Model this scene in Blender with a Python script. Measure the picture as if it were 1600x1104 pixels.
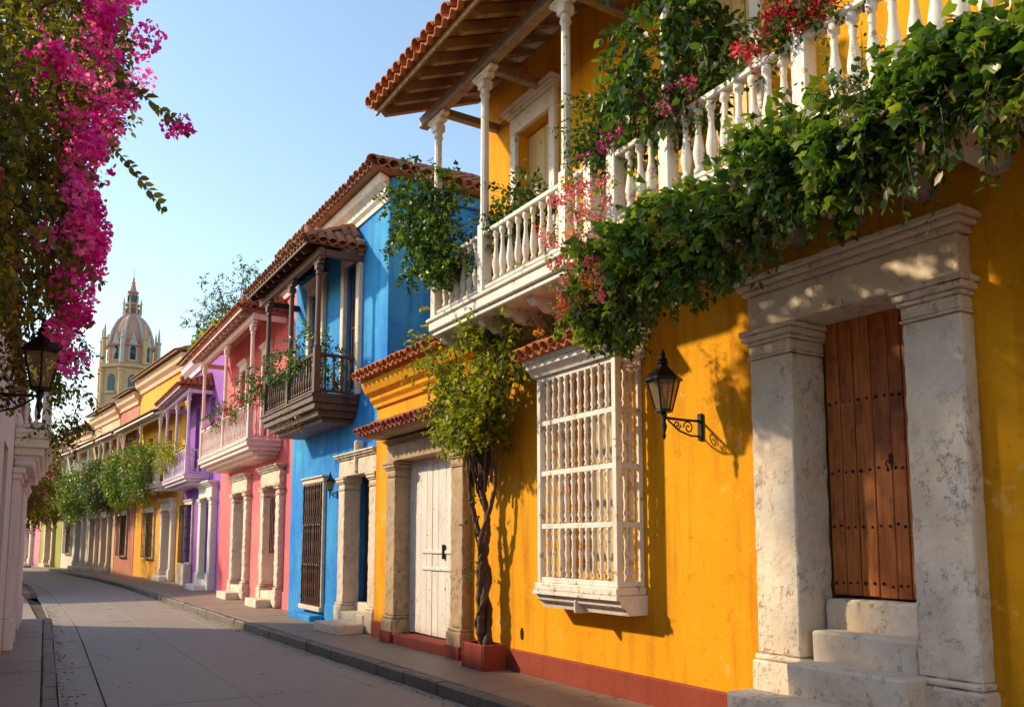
import bpy, bmesh, math, random
import numpy as np
from mathutils import Vector, Matrix, noise
R = math.radians
for o in list(bpy.data.objects): bpy.data.objects.remove(o)
SC = bpy.context.scene
COL = SC.collection
rng = random.Random(7)

# ------------------------------------------------------------------ camera, sky, sun, exposure
PW, PH, FPX, PITCH = 1600., 1104., 1300., R(6)
YAW = math.atan(806*math.cos(PITCH)/FPX)
cam = bpy.data.cameras.new('camera'); camo = bpy.data.objects.new('camera', cam); COL.objects.link(camo)
cam.sensor_width = 36; cam.lens = 36*FPX/PW
cam.shift_y = (847-PH/2-FPX*math.tan(PITCH))/PW
cam.clip_start = .05; cam.clip_end = 5000
camo.location = (0, 0, 1.75)
camo.rotation_euler = (math.pi/2+PITCH, 0, -YAW)
SC.camera = camo
SUN_EL, SUN_AZ = R(30), R(42)          # azimuth measured from the street's left normal towards its far end
sd = Vector((-math.cos(SUN_AZ)*math.cos(SUN_EL), math.sin(SUN_AZ)*math.cos(SUN_EL), math.sin(SUN_EL)))
w = bpy.data.worlds.new('World'); SC.world = w; w.use_nodes = True
nt = w.node_tree; bg = nt.nodes['Background']
sky = nt.nodes.new('ShaderNodeTexSky'); sky.sky_type = 'NISHITA'; sky.sun_disc = False
sky.sun_elevation = SUN_EL; sky.sun_rotation = math.atan2(sd.x, sd.y)
sky.air_density = 1.4; sky.dust_density = .3; sky.ozone_density = 1.0
nt.links.new(sky.outputs[0], bg.inputs[0]); bg.inputs[1].default_value = .14
sl = bpy.data.lights.new('sun', 'SUN'); sl.energy = 3.2; sl.angle = R(2.2); sl.color = (1, .79, .50)
so = bpy.data.objects.new('sun', sl); COL.objects.link(so)
so.rotation_euler = (-sd).to_track_quat('-Z', 'Y').to_euler(); so.location = (-20, 20, 30)
SC.view_settings.view_transform = 'Standard'; SC.view_settings.look = 'None'
SC.view_settings.exposure = .79; SC.view_settings.gamma = 1
SC.render.engine = 'CYCLES'
SC.cycles.max_bounces = 8; SC.cycles.diffuse_bounces = 4; SC.cycles.transparent_max_bounces = 12

# ------------------------------------------------------------------ materials
MATS = {}
def nodes(name):
    m = bpy.data.materials.new(name); m.use_nodes = True
    n = m.node_tree.nodes; b = n['Principled BSDF']
    return m, n, m.node_tree.links, b
def N(n, t, **k):
    x = n.new(t)
    for a, v in k.items(): setattr(x, a, v)
    return x
def noise_n(n, l, vec, scale, detail=6, rough=.6, sc=None):
    t = N(n, 'ShaderNodeTexNoise'); t.inputs['Scale'].default_value = scale
    t.inputs['Detail'].default_value = min(detail, 4); t.inputs['Roughness'].default_value = rough
    if sc:
        mp = N(n, 'ShaderNodeMapping'); mp.inputs['Scale'].default_value = sc
        l.new(vec, mp.inputs[0]); vec = mp.outputs[0]
    l.new(vec, t.inputs['Vector']); return t.outputs[0]
def ramp(n, l, fac, a, b, ca=(0, 0, 0, 1), cb=(1, 1, 1, 1)):
    r = N(n, 'ShaderNodeValToRGB'); e = r.color_ramp.elements
    e[0].position = a; e[1].position = b; e[0].color = ca; e[1].color = cb
    l.new(fac, r.inputs[0]); return r.outputs[0]
def mixc(n, l, fac, a, b, mode='MIX'):
    m = N(n, 'ShaderNodeMix', data_type='RGBA', blend_type=mode)
    for s, v in ((m.inputs[0], fac), (m.inputs[6], a), (m.inputs[7], b)):
        if isinstance(v, (int, float)): s.default_value = v
        elif isinstance(v, tuple): s.default_value = (*v[:3], 1)
        else: l.new(v, s)
    return m.outputs[2]
def bump(n, l, b, h, strength, dist):
    x = N(n, 'ShaderNodeBump'); x.inputs['Strength'].default_value = strength; x.inputs['Distance'].default_value = dist
    l.new(h, x.inputs['Height']); l.new(x.outputs[0], b.inputs['Normal'])
def addn(n, l, a, b, op='ADD', k=None):
    x = N(n, 'ShaderNodeMath', operation=op); l.new(a, x.inputs[0])
    if k is None: l.new(b, x.inputs[1])
    else: x.inputs[1].default_value = k
    return x.outputs[0]
def oc(n): return N(n, 'ShaderNodeTexCoord').outputs['Object']
def gp(n): return N(n, 'ShaderNodeNewGeometry').outputs['Position']

def plaster(name, c, fade, dirt, k=.5, under=None):
    m, n, l, b = nodes(name); v = gp(n)
    big = noise_n(n, l, v, .55, 5, .65); mid = noise_n(n, l, v, 2.6, 8, .7)
    str_ = noise_n(n, l, v, 1.0, 6, .6, (5, 5, .45)); fine = noise_n(n, l, v, 38, 6, .7)
    col = mixc(n, l, ramp(n, l, big, .35, .68), c, fade)
    f2 = addn(n, l, ramp(n, l, str_, .5, .8), None, 'MULTIPLY', k)
    col = mixc(n, l, f2, col, dirt)
    f3 = addn(n, l, ramp(n, l, mid, .58, .72), None, 'MULTIPLY', k*.8)
    col = mixc(n, l, f3, col, fade)
    f5 = addn(n, l, ramp(n, l, noise_n(n, l, v, 6.5, 8, .75), .60, .70), None, 'MULTIPLY', k*.55)
    col = mixc(n, l, f5, col, dirt)
    f4 = addn(n, l, ramp(n, l, fine, .35, .75), None, 'MULTIPLY', .16)
    col = mixc(n, l, f4, col, dirt)
    if under:
        pe = ramp(n, l, noise_n(n, l, v, 1.7, 9, .72), .645, .675)
        col = mixc(n, l, addn(n, l, pe, None, 'MULTIPLY', .75), col, under)
    l.new(col, b.inputs['Base Color']); b.inputs['Roughness'].default_value = .88
    b.inputs['Specular IOR Level'].default_value = .25
    h = addn(n, l, mid, fine); bump(n, l, b, h, .55, .012)
    return m
def stone(name, c, c2, pit, pits=.6):
    m, n, l, b = nodes(name); v = gp(n)
    big = noise_n(n, l, v, 2.3, 6, .65); fine = noise_n(n, l, v, 22, 8, .75)
    col = mixc(n, l, ramp(n, l, big, .35, .65), c, c2)
    pt = ramp(n, l, noise_n(n, l, v, 13, 9, .8, (1, 1, .8)), .52, .64)
    msk = ramp(n, l, noise_n(n, l, v, 1.9, 3), .40, .60)
    pf = addn(n, l, pt, msk, 'MULTIPLY'); pf2 = addn(n, l, pf, None, 'MULTIPLY', pits)
    col = mixc(n, l, pf2, col, pit)
    f = addn(n, l, ramp(n, l, fine, .5, .75), None, 'MULTIPLY', .35); col = mixc(n, l, f, col, c2)
    l.new(col, b.inputs['Base Color']); b.inputs['Roughness'].default_value = .8
    h = addn(n, l, addn(n, l, fine, None, 'MULTIPLY', .6), addn(n, l, pf, None, 'MULTIPLY', -.9)); bump(n, l, b, h, .7, .012)
    return m
def paint(name, c, worn, amt=.62, rough=.55, dirt=(.35, .28, .2)):
    m, n, l, b = nodes(name); v = gp(n)
    ch = ramp(n, l, noise_n(n, l, v, 9, 9, .75), amt, amt+.05)
    col = mixc(n, l, ch, c, worn)
    dz = addn(n, l, ramp(n, l, noise_n(n, l, v, 4, 6, .7, (1, 1, .4)), .45, .75), None, 'MULTIPLY', .4)
    col = mixc(n, l, dz, col, dirt)
    l.new(col, b.inputs['Base Color']); b.inputs['Roughness'].default_value = rough
    bump(n, l, b, addn(n, l, noise_n(n, l, v, 45, 5), ch, 'SUBTRACT'), .35, .004)
    return m
def wood(name, c, c2, dark, grain=(14, 14, .8), rough=.55):
    m, n, l, b = nodes(name); v = gp(n)
    oi = N(n, 'ShaderNodeObjectInfo').outputs['Random']
    off = N(n, 'ShaderNodeVectorMath', operation='ADD'); l.new(v, off.inputs[0])
    cmb = N(n, 'ShaderNodeCombineXYZ'); l.new(addn(n, l, oi, None, 'MULTIPLY', 37.), cmb.inputs[2]); l.new(cmb.outputs[0], off.inputs[1])
    g = noise_n(n, l, off.outputs[0], 3, 8, .7, grain)
    col = mixc(n, l, ramp(n, l, g, .3, .7), c, c2)
    col = mixc(n, l, addn(n, l, oi, None, 'MULTIPLY', .45), col, c2)
    d = ramp(n, l, noise_n(n, l, off.outputs[0], 2.2, 7, .7, (1.5, 1.5, .8)), .52, .72)
    col = mixc(n, l, addn(n, l, d, None, 'MULTIPLY', .8), col, dark)
    l.new(col, b.inputs['Base Color']); b.inputs['Roughness'].default_value = rough
    bump(n, l, b, g, .5, .006)
    return m
def terracotta(name, c, c2, moss, mossamt=.6):
    m, n, l, b = nodes(name); v = gp(n)
    oi = N(n, 'ShaderNodeObjectInfo').outputs['Random']
    col = mixc(n, l, oi, c, c2)
    dk = ramp(n, l, noise_n(n, l, v, 5, 8, .75), .45, .72)
    col = mixc(n, l, addn(n, l, dk, None, 'MULTIPLY', mossamt), col, moss)
    l.new(col, b.inputs['Base Color']); b.inputs['Roughness'].default_value = .9
    bump(n, l, b, noise_n(n, l, v, 40, 6), .5, .006)
    return m
def concrete(name, c, c2, stain, scale=1.):
    m, n, l, b = nodes(name); v = gp(n)
    oi = N(n, 'ShaderNodeObjectInfo').outputs['Random']
    vo = N(n, 'ShaderNodeTexVoronoi', feature='DISTANCE_TO_EDGE'); vo.inputs['Scale'].default_value = .45*scale
    wv = N(n, 'ShaderNodeVectorMath', operation='MULTIPLY_ADD'); wn = N(n, 'ShaderNodeTexNoise'); wn.inputs['Scale'].default_value = 2.5; l.new(v, wn.inputs['Vector']); l.new(wn.outputs['Color'], wv.inputs[0]); wv.inputs[1].default_value = (.5, .5, .5); l.new(v, wv.inputs[2]); l.new(wv.outputs[0], vo.inputs['Vector'])
    big = noise_n(n, l, v, .7*scale, 7, .7); fine = noise_n(n, l, v, 60, 8, .8)
    mid = noise_n(n, l, v, 7, 9, .78)
    col = mixc(n, l, ramp(n, l, big, .35, .65), c, c2)
    col = mixc(n, l, addn(n, l, oi, None, 'MULTIPLY', .3), col, c2)
    st = ramp(n, l, noise_n(n, l, v, 1.6, 8, .7, (1, .45, 1)), .52, .75)
    col = mixc(n, l, addn(n, l, st, None, 'MULTIPLY', .55), col, stain)
    col = mixc(n, l, addn(n, l, ramp(n, l, mid, .5, .7), None, 'MULTIPLY', .35), col, stain)
    col = mixc(n, l, addn(n, l, ramp(n, l, fine, .3, .7), None, 'MULTIPLY', .35), stain, col)
    cr = ramp(n, l, vo.outputs['Distance'], .002, .007, (1, 1, 1, 1), (0, 0, 0, 1)); cm = ramp(n, l, noise_n(n, l, v, .8, 3), .5, .6)
    col = mixc(n, l, addn(n, l, addn(n, l, cr, cm, 'MULTIPLY'), None, 'MULTIPLY', .8), col, tuple(x*.35 for x in stain))
    l.new(col, b.inputs['Base Color'])
    rr = N(n, 'ShaderNodeMapRange'); l.new(mid, rr.inputs[0]); rr.inputs[3].default_value = .42; rr.inputs[4].default_value = .75
    l.new(rr.outputs[0], b.inputs['Roughness'])
    bump(n, l, b, addn(n, l, fine, mid), .5, .008)
    return m
def plain(name, c, rough=.6, metal=0.):
    m, n, l, b = nodes(name); v = gp(n)
    col = mixc(n, l, ramp(n, l, noise_n(n, l, v, 12, 6), .35, .7), c, tuple(x*.6 for x in c))
    l.new(col, b.inputs['Base Color']); b.inputs['Roughness'].default_value = rough; b.inputs['Metallic'].default_value = metal
    bump(n, l, b, noise_n(n, l, v, 50, 4), .25, .003)
    return m
def leafmat(name, stops, trans=.35, rough=.42, spec=.5):
    m, n, l, b = nodes(name)
    at = N(n, 'ShaderNodeAttribute', attribute_name='rnd')
    r = N(n, 'ShaderNodeValToRGB'); e = r.color_ramp.elements
    while len(e) < len(stops): e.new(.5)
    for i, (p, c) in enumerate(stops): e[i].position = p; e[i].color = (*c, 1)
    l.new(at.outputs['Fac'], r.inputs[0])
    l.new(r.outputs[0], b.inputs['Base Color']); b.inputs['Roughness'].default_value = rough
    b.inputs['Specular IOR Level'].default_value = spec
    t = N(n, 'ShaderNodeBsdfTranslucent'); hs = N(n, 'ShaderNodeHueSaturation')
    hs.inputs['Value'].default_value = 1.5; hs.inputs['Saturation'].default_value = 1.05
    l.new(r.outputs[0], hs.inputs['Color']); l.new(hs.outputs[0], t.inputs[0])
    mx = N(n, 'ShaderNodeMixShader'); mx.inputs[0].default_value = trans
    l.new(b.outputs[0], mx.inputs[1]); l.new(t.outputs[0], mx.inputs[2])
    l.new(mx.outputs[0], n['Material Output'].inputs[0])
    return m
def glassmat(name, tint, mixf):
    m, n, l, b = nodes(name)
    t = N(n, 'ShaderNodeBsdfTransparent'); t.inputs[0].default_value = (*tint, 1)
    b.inputs['Base Color'].default_value = (.35, .30, .2, 1); b.inputs['Roughness'].default_value = .25
    mx = N(n, 'ShaderNodeMixShader'); mx.inputs[0].default_value = mixf
    l.new(t.outputs[0], mx.inputs[1]); l.new(b.outputs[0], mx.inputs[2]); l.new(mx.outputs[0], n['Material Output'].inputs[0])
    return m

T = dict(
 yellow=plaster('yellow_plaster', (.76, .325, .003), (.82, .41, .010), (.46, .15, .003), .85, (.80, .44, .08)),
 blue=plaster('blue_plaster', (.012, .20, .64), (.06, .40, .74), (.01, .11, .42), .85, (.12, .42, .66)),
 pink=plaster('pink_plaster', (.68, .12, .14), (.76, .22, .21), (.52, .08, .10), .6),
 purple=plaster('purple_plaster', (.26, .085, .44), (.36, .15, .50), (.17, .055, .28), .5),
 orange=plaster('amber_plaster', (.80, .38, .03), (.84, .48, .10), (.55, .22, .03), .5),
 rust=plaster('rust_plaster', (.52, .18, .13), (.6, .28, .2), (.3, .1, .08), .6),
 cream=plaster('cream_plaster', (.70, .48, .30), (.75, .58, .42), (.45, .28, .17), .5),
 white=plaster('white_plaster', (.74, .66, .58), (.78, .73, .68), (.5, .4, .33), .5),
 olive=plaster('olive_plaster', (.34, .38, .08), (.45, .45, .14), (.2, .22, .06), .5),
 rose=plaster('rose_plaster', (.66, .22, .28), (.75, .4, .42), (.45, .14, .18), .5),
 mint=plaster('mint_plaster', (.42, .55, .38), (.55, .62, .5), (.28, .35, .24), .5),
 lav=plaster('lavender_white_plaster', (.74, .64, .64), (.80, .72, .70), (.48, .36, .36), .6),
 red=plaster('red_plinth', (.26, .045, .028), (.32, .07, .042), (.14, .03, .02), .6),
 trav=stone('travertine', (.84, .74, .60), (.72, .58, .42), (.28, .165, .085), .65),
 sand=stone('sandstone', (.50, .36, .22), (.38, .26, .15), (.09, .06, .035), .7),
 bone=stone('bone_stone', (.72, .62, .50), (.62, .50, .37), (.22, .14, .08), .5),
 wpaint=paint('white_paint', (.76, .70, .62), (.40, .28, .14), .60),
 wgrille=paint('grille_paint', (.80, .75, .69), (.46, .32, .12), .585),
 wdoor=paint('white_door_paint', (.74, .70, .66), (.34, .25, .17), .61),
 ppaint=paint('pink_white_paint', (.78, .60, .54), (.58, .33, .25), .66),
 lpaint=paint('lilac_paint', (.70, .56, .70), (.5, .35, .48), .66),
 door=wood('orange_brown_wood', (.66, .22, .038), (.30, .075, .015), (.05, .014, .006)),
 dwood=wood('dark_brown_wood', (.16, .065, .030), (.085, .033, .017), (.03, .014, .008), (7, 7, 2.)),
 rwood=wood('red_brown_wood', (.10, .025, .015), (.06, .015, .01), (.02, .008, .005)),
 grey=wood('weathered_grey_wood', (.36, .29, .21), (.24, .18, .12), (.10, .07, .045), (6, 6, 6)),
 rafter=wood('ochre_rafter_wood', (.44, .27, .10), (.30, .17, .06), (.10, .06, .03), (6, 6, 6)),
 soffit=wood('ochre_soffit_board', (.34, .16, .04), (.24, .10, .025), (.08, .04, .015), (6, 6, 6)),
 tile=terracotta('orange_terracotta', (.56, .19, .055), (.48, .13, .045), (.17, .07, .035), .5),
 rtile=terracotta('red_terracotta', (.44, .11, .05), (.34, .09, .045), (.10, .045, .03), .6),
 btile=terracotta('brown_terracotta', (.40, .17, .09), (.30, .12, .07), (.10, .06, .04), .65),
 road=concrete('road_concrete', (.52, .455, .375), (.42, .36, .295), (.24, .20, .165)),
 walk=concrete('sidewalk_concrete', (.50, .40, .30), (.40, .31, .23), (.20, .15, .11)),
 kerb=concrete('kerb_stone', (.36, .30, .235), (.24, .195, .15), (.09, .07, .052), 2.),
 earth=plain('dark_joint_earth', (.05, .04, .033), .95),
 ground=concrete('ground_earth', (.2, .16, .12), (.15, .12, .09), (.1, .08, .06), .1),
 iron=plain('black_iron', (.018, .016, .015), .45, .5),
 dark=plain('dark_interior', (.02, .014, .012), .9),
 shut=paint('cream_shutter', (.60, .42, .17), (.38, .24, .09), .6),
 glass=glassmat('amber_glass', (.9, .78, .5), .35),
 candle=plain('candle_tube', (.6, .5, .35), .5),
 stem=wood('vine_bark', (.13, .075, .05), (.07, .04, .028), (.02, .012, .01), (9, 9, 5), .85),
 twig=plain('green_twig', (.10, .10, .035), .7),
 dome=plaster('dome_salmon', (.50, .25, .17), (.54, .33, .25), (.32, .18, .13), .7),
 rib=plaster('dome_grey_rib', (.46, .47, .44), (.54, .52, .47), (.28, .28, .26), .5),
 towr=plaster('tower_ochre', (.56, .38, .18), (.62, .46, .28), (.36, .24, .13), .6),
 win=plain('dark_teal_glass', (.03, .08, .09), .2),
)
GREENS = [(0, (.018, .040, .008)), (.35, (.036, .085, .012)), (.65, (.075, .15, .018)), (.88, (.16, .24, .025)), (1, (.26, .28, .035))]
T['ivy'] = leafmat('ivy_leaf', [(0, (.03, .07, .012)), (.35, (.08, .16, .020)), (.65, (.17, .26, .026)), (.93, (.36, .40, .04)), (1, (.40, .30, .07))], .42, .30)
T['leaf'] = leafmat('vine_leaf', GREENS, .4)
T['lime'] = leafmat('lime_leaf', [(0, (.08, .12, .010)), (.35, (.17, .22, .016)), (.7, (.32, .33, .024)), (.93, (.40, .32, .03)), (1, (.34, .14, .02))], .5)
T['bleaf'] = leafmat('bougainvillea_leaf', [(0, (.05, .06, .010)), (.4, (.12, .125, .014)), (.75, (.23, .21, .02)), (1, (.44, .36, .035))], .58)
T['magenta'] = leafmat('magenta_bract', [(0, (.50, .012, .22)), (.3, (.74, .04, .38)), (.65, (.90, .15, .52)), (1, (.94, .42, .66))], .55, .6, .2)
T['pinkf'] = leafmat('pink_petal', [(0, (.45, .03, .10)), (.45, (.70, .10, .20)), (.8, (.80, .28, .33)), (1, (.80, .33, .14))], .4, .6, .2)
T['redf'] = leafmat('red_petal', [(0, (.38, .010, .04)), (.5, (.66, .03, .08)), (.85, (.76, .10, .16)), (1, (.8, .3, .08))], .35, .6, .2)
T['oranf'] = leafmat('orange_petal', [(0, (.66, .08, .02)), (.5, (.78, .22, .03)), (1, (.8, .42, .06))], .4, .6, .2)
T['whitef'] = leafmat('white_petal', [(0, (.5, .38, .33)), (.5, (.72, .63, .58)), (1, (.82, .76, .72))], .35, .6, .2)
T['dry'] = leafmat('dry_leaf', [(0, (.16, .09, .03)), (1, (.36, .24, .08))], .3)
T['litter'] = leafmat('fallen_leaf', [(0, (.05, .03, .015)), (1, (.22, .16, .09))], .1, .8)

# ------------------------------------------------------------------ mesh building helpers
class MB:
    def __init__(s): s.v = []; s.f = []
    def add(s, vs, fs):
        k = len(s.v); s.v += [tuple(p) for p in vs]; s.f += [tuple(i+k for i in f) for f in fs]; return s
    def box(s, x0, x1, y0, y1, z0, z1):
        return s.add([(x, y, z) for z in (z0, z1) for y in (y0, y1) for x in (x0, x1)],
              [(0, 2, 3, 1), (4, 5, 7, 6), (0, 1, 5, 4), (2, 6, 7, 3), (0, 4, 6, 2), (1, 3, 7, 5)])
    def cbox(s, x0, x1, y0, y1, z0, z1, c=.01):
        c = min(c, (x1-x0)*.3, (y1-y0)*.3, (z1-z0)*.3)
        X, Y, Z = (x0, x1), (y0, y1), (z0, z1); vs = []; idx = {}
        for i in (0, 1):
            for j in (0, 1):
                for k in (0, 1):
                    px, py, pz = X[i], Y[j], Z[k]; dx, dy, dz = (c if i == 0 else -c), (c if j == 0 else -c), (c if k == 0 else -c)
                    for ax, p in enumerate(((px, py+dy, pz+dz), (px+dx, py, pz+dz), (px+dx, py+dy, pz))):
                        idx[(i, j, k, ax)] = len(vs); vs.append(p)
        fs = []
        I = idx
        for i in (0, 1):
            fs.append([I[(i, 0, 0, 0)], I[(i, 1, 0, 0)], I[(i, 1, 1, 0)], I[(i, 0, 1, 0)]])
            fs.append([I[(0, i, 0, 1)], I[(1, i, 0, 1)], I[(1, i, 1, 1)], I[(0, i, 1, 1)]])
            fs.append([I[(0, 0, i, 2)], I[(1, 0, i, 2)], I[(1, 1, i, 2)], I[(0, 1, i, 2)]])
            for j in (0, 1):
                fs.append([I[(i, j, 0, 0)], I[(i, j, 1, 0)], I[(i, j, 1, 1)], I[(i, j, 0, 1)]])
                fs.append([I[(i, 0, j, 0)], I[(i, 1, j, 0)], I[(i, 1, j, 2)], I[(i, 0, j, 2)]])
                fs.append([I[(0, i, j, 1)], I[(1, i, j, 1)], I[(1, i, j, 2)], I[(0, i, j, 2)]])
                for k in (0, 1): fs.append([I[(i, j, k, 0)], I[(i, j, k, 1)], I[(i, j, k, 2)]])
        cx, cy, cz = (x0+x1)/2, (y0+y1)/2, (z0+z1)/2; out = []
        for f in fs:
            p = [Vector(vs[q]) for q in f]; nn = (p[1]-p[0]).cross(p[2]-p[0]); m = sum(p, Vector())/len(p)-Vector((cx, cy, cz))
            out.append(f if nn.dot(m) > 0 else f[::-1])
        return s.add(vs, out)
    def prism(s, prof, x0, x1, m0=0, m1=0):
        """extrude a (y,z) polygon along x; m0/m1 mitre the ends by y"""
        n = len(prof)
        vs = [(x0-m0*y, y, z) for y, z in prof]+[(x1+m1*y, y, z) for y, z in prof]
        ar = sum(prof[i][0]*prof[(i+1) % n][1]-prof[(i+1) % n][0]*prof[i][1] for i in range(n))
        fs = [(i, (i+1) % n, n+(i+1) % n, n+i) for i in range(n)]+[tuple(range(n))[::-1], tuple(range(n, 2*n))]
        if ar > 0: pass
        fs2 = [f[::-1] for f in fs] if ar > 0 else fs
        return s.add(vs, fs2)
    def prismx(s, prof, y0, y1):
        """extrude an (x,z) polygon along y"""
        n = len(prof)
        vs = [(x, y0, z) for x, z in prof]+[(x, y1, z) for x, z in prof]
        return s.add(vs, [(i, n+i, n+(i+1) % n, (i+1) % n) for i in range(n)]+[tuple(range(n)), tuple(range(n, 2*n))[::-1]])
    def tube(s, pts, rad, n=7):
        pts = [Vector(p) for p in pts]; k0 = len(s.v); m = len(pts)
        if not hasattr(rad, '__len__'): rad = [rad]*m
        ref = Vector((.31, .17, .93))
        for i, p in enumerate(pts):
            t = (pts[min(i+1, m-1)]-pts[max(i-1, 0)]).normalized()
            a = t.cross(ref)
            if a.length < .05: a = t.cross(Vector((1, 0, 0)))
            a.normalize(); b = t.cross(a)
            for j in range(n):
                q = 2*math.pi*j/n; s.v.append(tuple(p+(a*math.cos(q)+b*math.sin(q))*rad[i]))
        for i in range(m-1):
            for j in range(n):
                s.f.append((k0+i*n+j, k0+i*n+(j+1) % n, k0+(i+1)*n+(j+1) % n, k0+(i+1)*n+j))
        s.f.append(tuple(k0+j for j in range(n))[::-1]); s.f.append(tuple(k0+(m-1)*n+j for j in range(n)))
        return s
    def lathe(s, prof, cx=0, cy=0, n=10, ph=0.):
        k0 = len(s.v); m = len(prof)
        for r, z in prof:
            for j in range(n):
                q = 2*math.pi*j/n+ph; s.v.append((cx+r*math.cos(q), cy+r*math.sin(q), z))
        for i in range(m-1):
            for j in range(n):
                s.f.append((k0+i*n+j, k0+i*n+(j+1) % n, k0+(i+1)*n+(j+1) % n, k0+(i+1)*n+j))
        s.f.append(tuple(k0+j for j in range(n))[::-1]); s.f.append(tuple(k0+(m-1)*n+j for j in range(n)))
        return s
    def mesh(s, name, mat, smooth=False):
        me = bpy.data.meshes.new(name); me.from_pydata(s.v, [], s.f)
        me.materials.append(T[mat] if isinstance(mat, str) else mat)
        if smooth: me.polygons.foreach_set('use_smooth', [True]*len(me.polygons))
        me.update(); return me
    def build(s, name, mat, parent=None, smooth=False, **props):
        return link(name, s.mesh(name, mat, smooth), parent, **props)
def link(name, me, parent=None, mat=None, **props):
    o = bpy.data.objects.new(name, me); COL.objects.link(o)
    if parent is not None: o.parent = parent
    if mat is not None: o.matrix_basis = mat
    for k, v in props.items(): o[k] = v
    return o
def thing(name, label, cat, loc=(0, 0, 0), rz=0., group=None):
    o = link(name, None); o.location = loc; o.rotation_euler = (0, 0, rz)
    o['label'] = label; o['category'] = cat
    if group: o['group'] = group
    o.empty_display_size = .2
    return o
def rough(o, cell=.06, amp=.006, freq=9.):
    """uneven, worn surface: subdivide to cells and push vertices about"""
    bm = bmesh.new(); bm.from_mesh(o.data)
    for _ in range(6):
        es = [e for e in bm.edges if e.calc_length() > cell*1.8]
        if not es or len(bm.faces) > 24000: break
        bmesh.ops.subdivide_edges(bm, edges=es, cuts=1, use_grid_fill=True)
    bmesh.ops.triangulate(bm, faces=[f for f in bm.faces if len(f.verts) > 4])
    bm.normal_update(); sh = o.name.__hash__() % 97
    for v in bm.verts:
        p = Vector(v.co)*freq+Vector((sh, 0, 0)); d = noise.noise(p)+.5*noise.noise(p*2.3)
        ed = max((e.calc_face_angle(0) for e in v.link_edges if len(e.link_faces) == 2), default=0)
        k = amp*(2.2 if ed > .6 else 1.)
        v.co += v.normal*(d*k-(amp*.8 if ed > .6 else 0))
    bm.to_mesh(o.data); bm.free(); o.data.update()
    return o

# walls with real openings; x along the front, front face at y=yf, thickness back
def wall_mesh(x0, x1, z0, z1, ops, thick=.35, depth=6., closed=True, yf=0.):
    m = MB()
    xs = sorted({x0, x1, *[q for o in ops for q in o[:2]]}); zs = sorted({z0, z1, *[q for o in ops for q in o[2:4]]})
    inside = lambda x, z: any(o[0] < x < o[1] and o[2] < z < o[3] for o in ops)
    for i in range(len(xs)-1):
        for j in range(len(zs)-1):
            a, b, c, d = xs[i], xs[i+1], zs[j], zs[j+1]
            if inside((a+b)/2, (c+d)/2): continue
            m.add([(a, yf, c), (b, yf, c), (b, yf, d), (a, yf, d)], [(3, 2, 1, 0)])
            m.add([(a, yf-thick, c), (b, yf-thick, c), (b, yf-thick, d), (a, yf-thick, d)], [(0, 1, 2, 3)])
    for a, b, c, d in [o[:4] for o in ops]:
        y = yf-thick
        m.add([(a, yf, c), (a, yf, d), (a, y, d), (a, y, c)], [(3, 2, 1, 0)])
        m.add([(b, yf, c), (b, yf, d), (b, y, d), (b, y, c)], [(0, 1, 2, 3)])
        m.add([(a, yf, d), (b, yf, d), (b, y, d), (a, y, d)], [(3, 2, 1, 0)])
        m.add([(a, yf, c), (b, yf, c), (b, y, c), (a, y, c)], [(0, 1, 2, 3)])
    if closed:
        D = yf-depth
        m.add([(x0, yf, z0), (x0, D, z0), (x0, D, z1), (x0, yf, z1)], [(3, 2, 1, 0)])
        m.add([(x1, yf, z0), (x1, D, z0), (x1, D, z1), (x1, yf, z1)], [(0, 1, 2, 3)])
        m.add([(x0, D, z0), (x1, D, z0), (x1, D, z1), (x0, D, z1)], [(0, 1, 2, 3)])
        m.add([(x0, yf, z1), (x1, yf, z1), (x1, D, z1), (x0, D, z1)], [(3, 2, 1, 0)])
    return m

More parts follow.
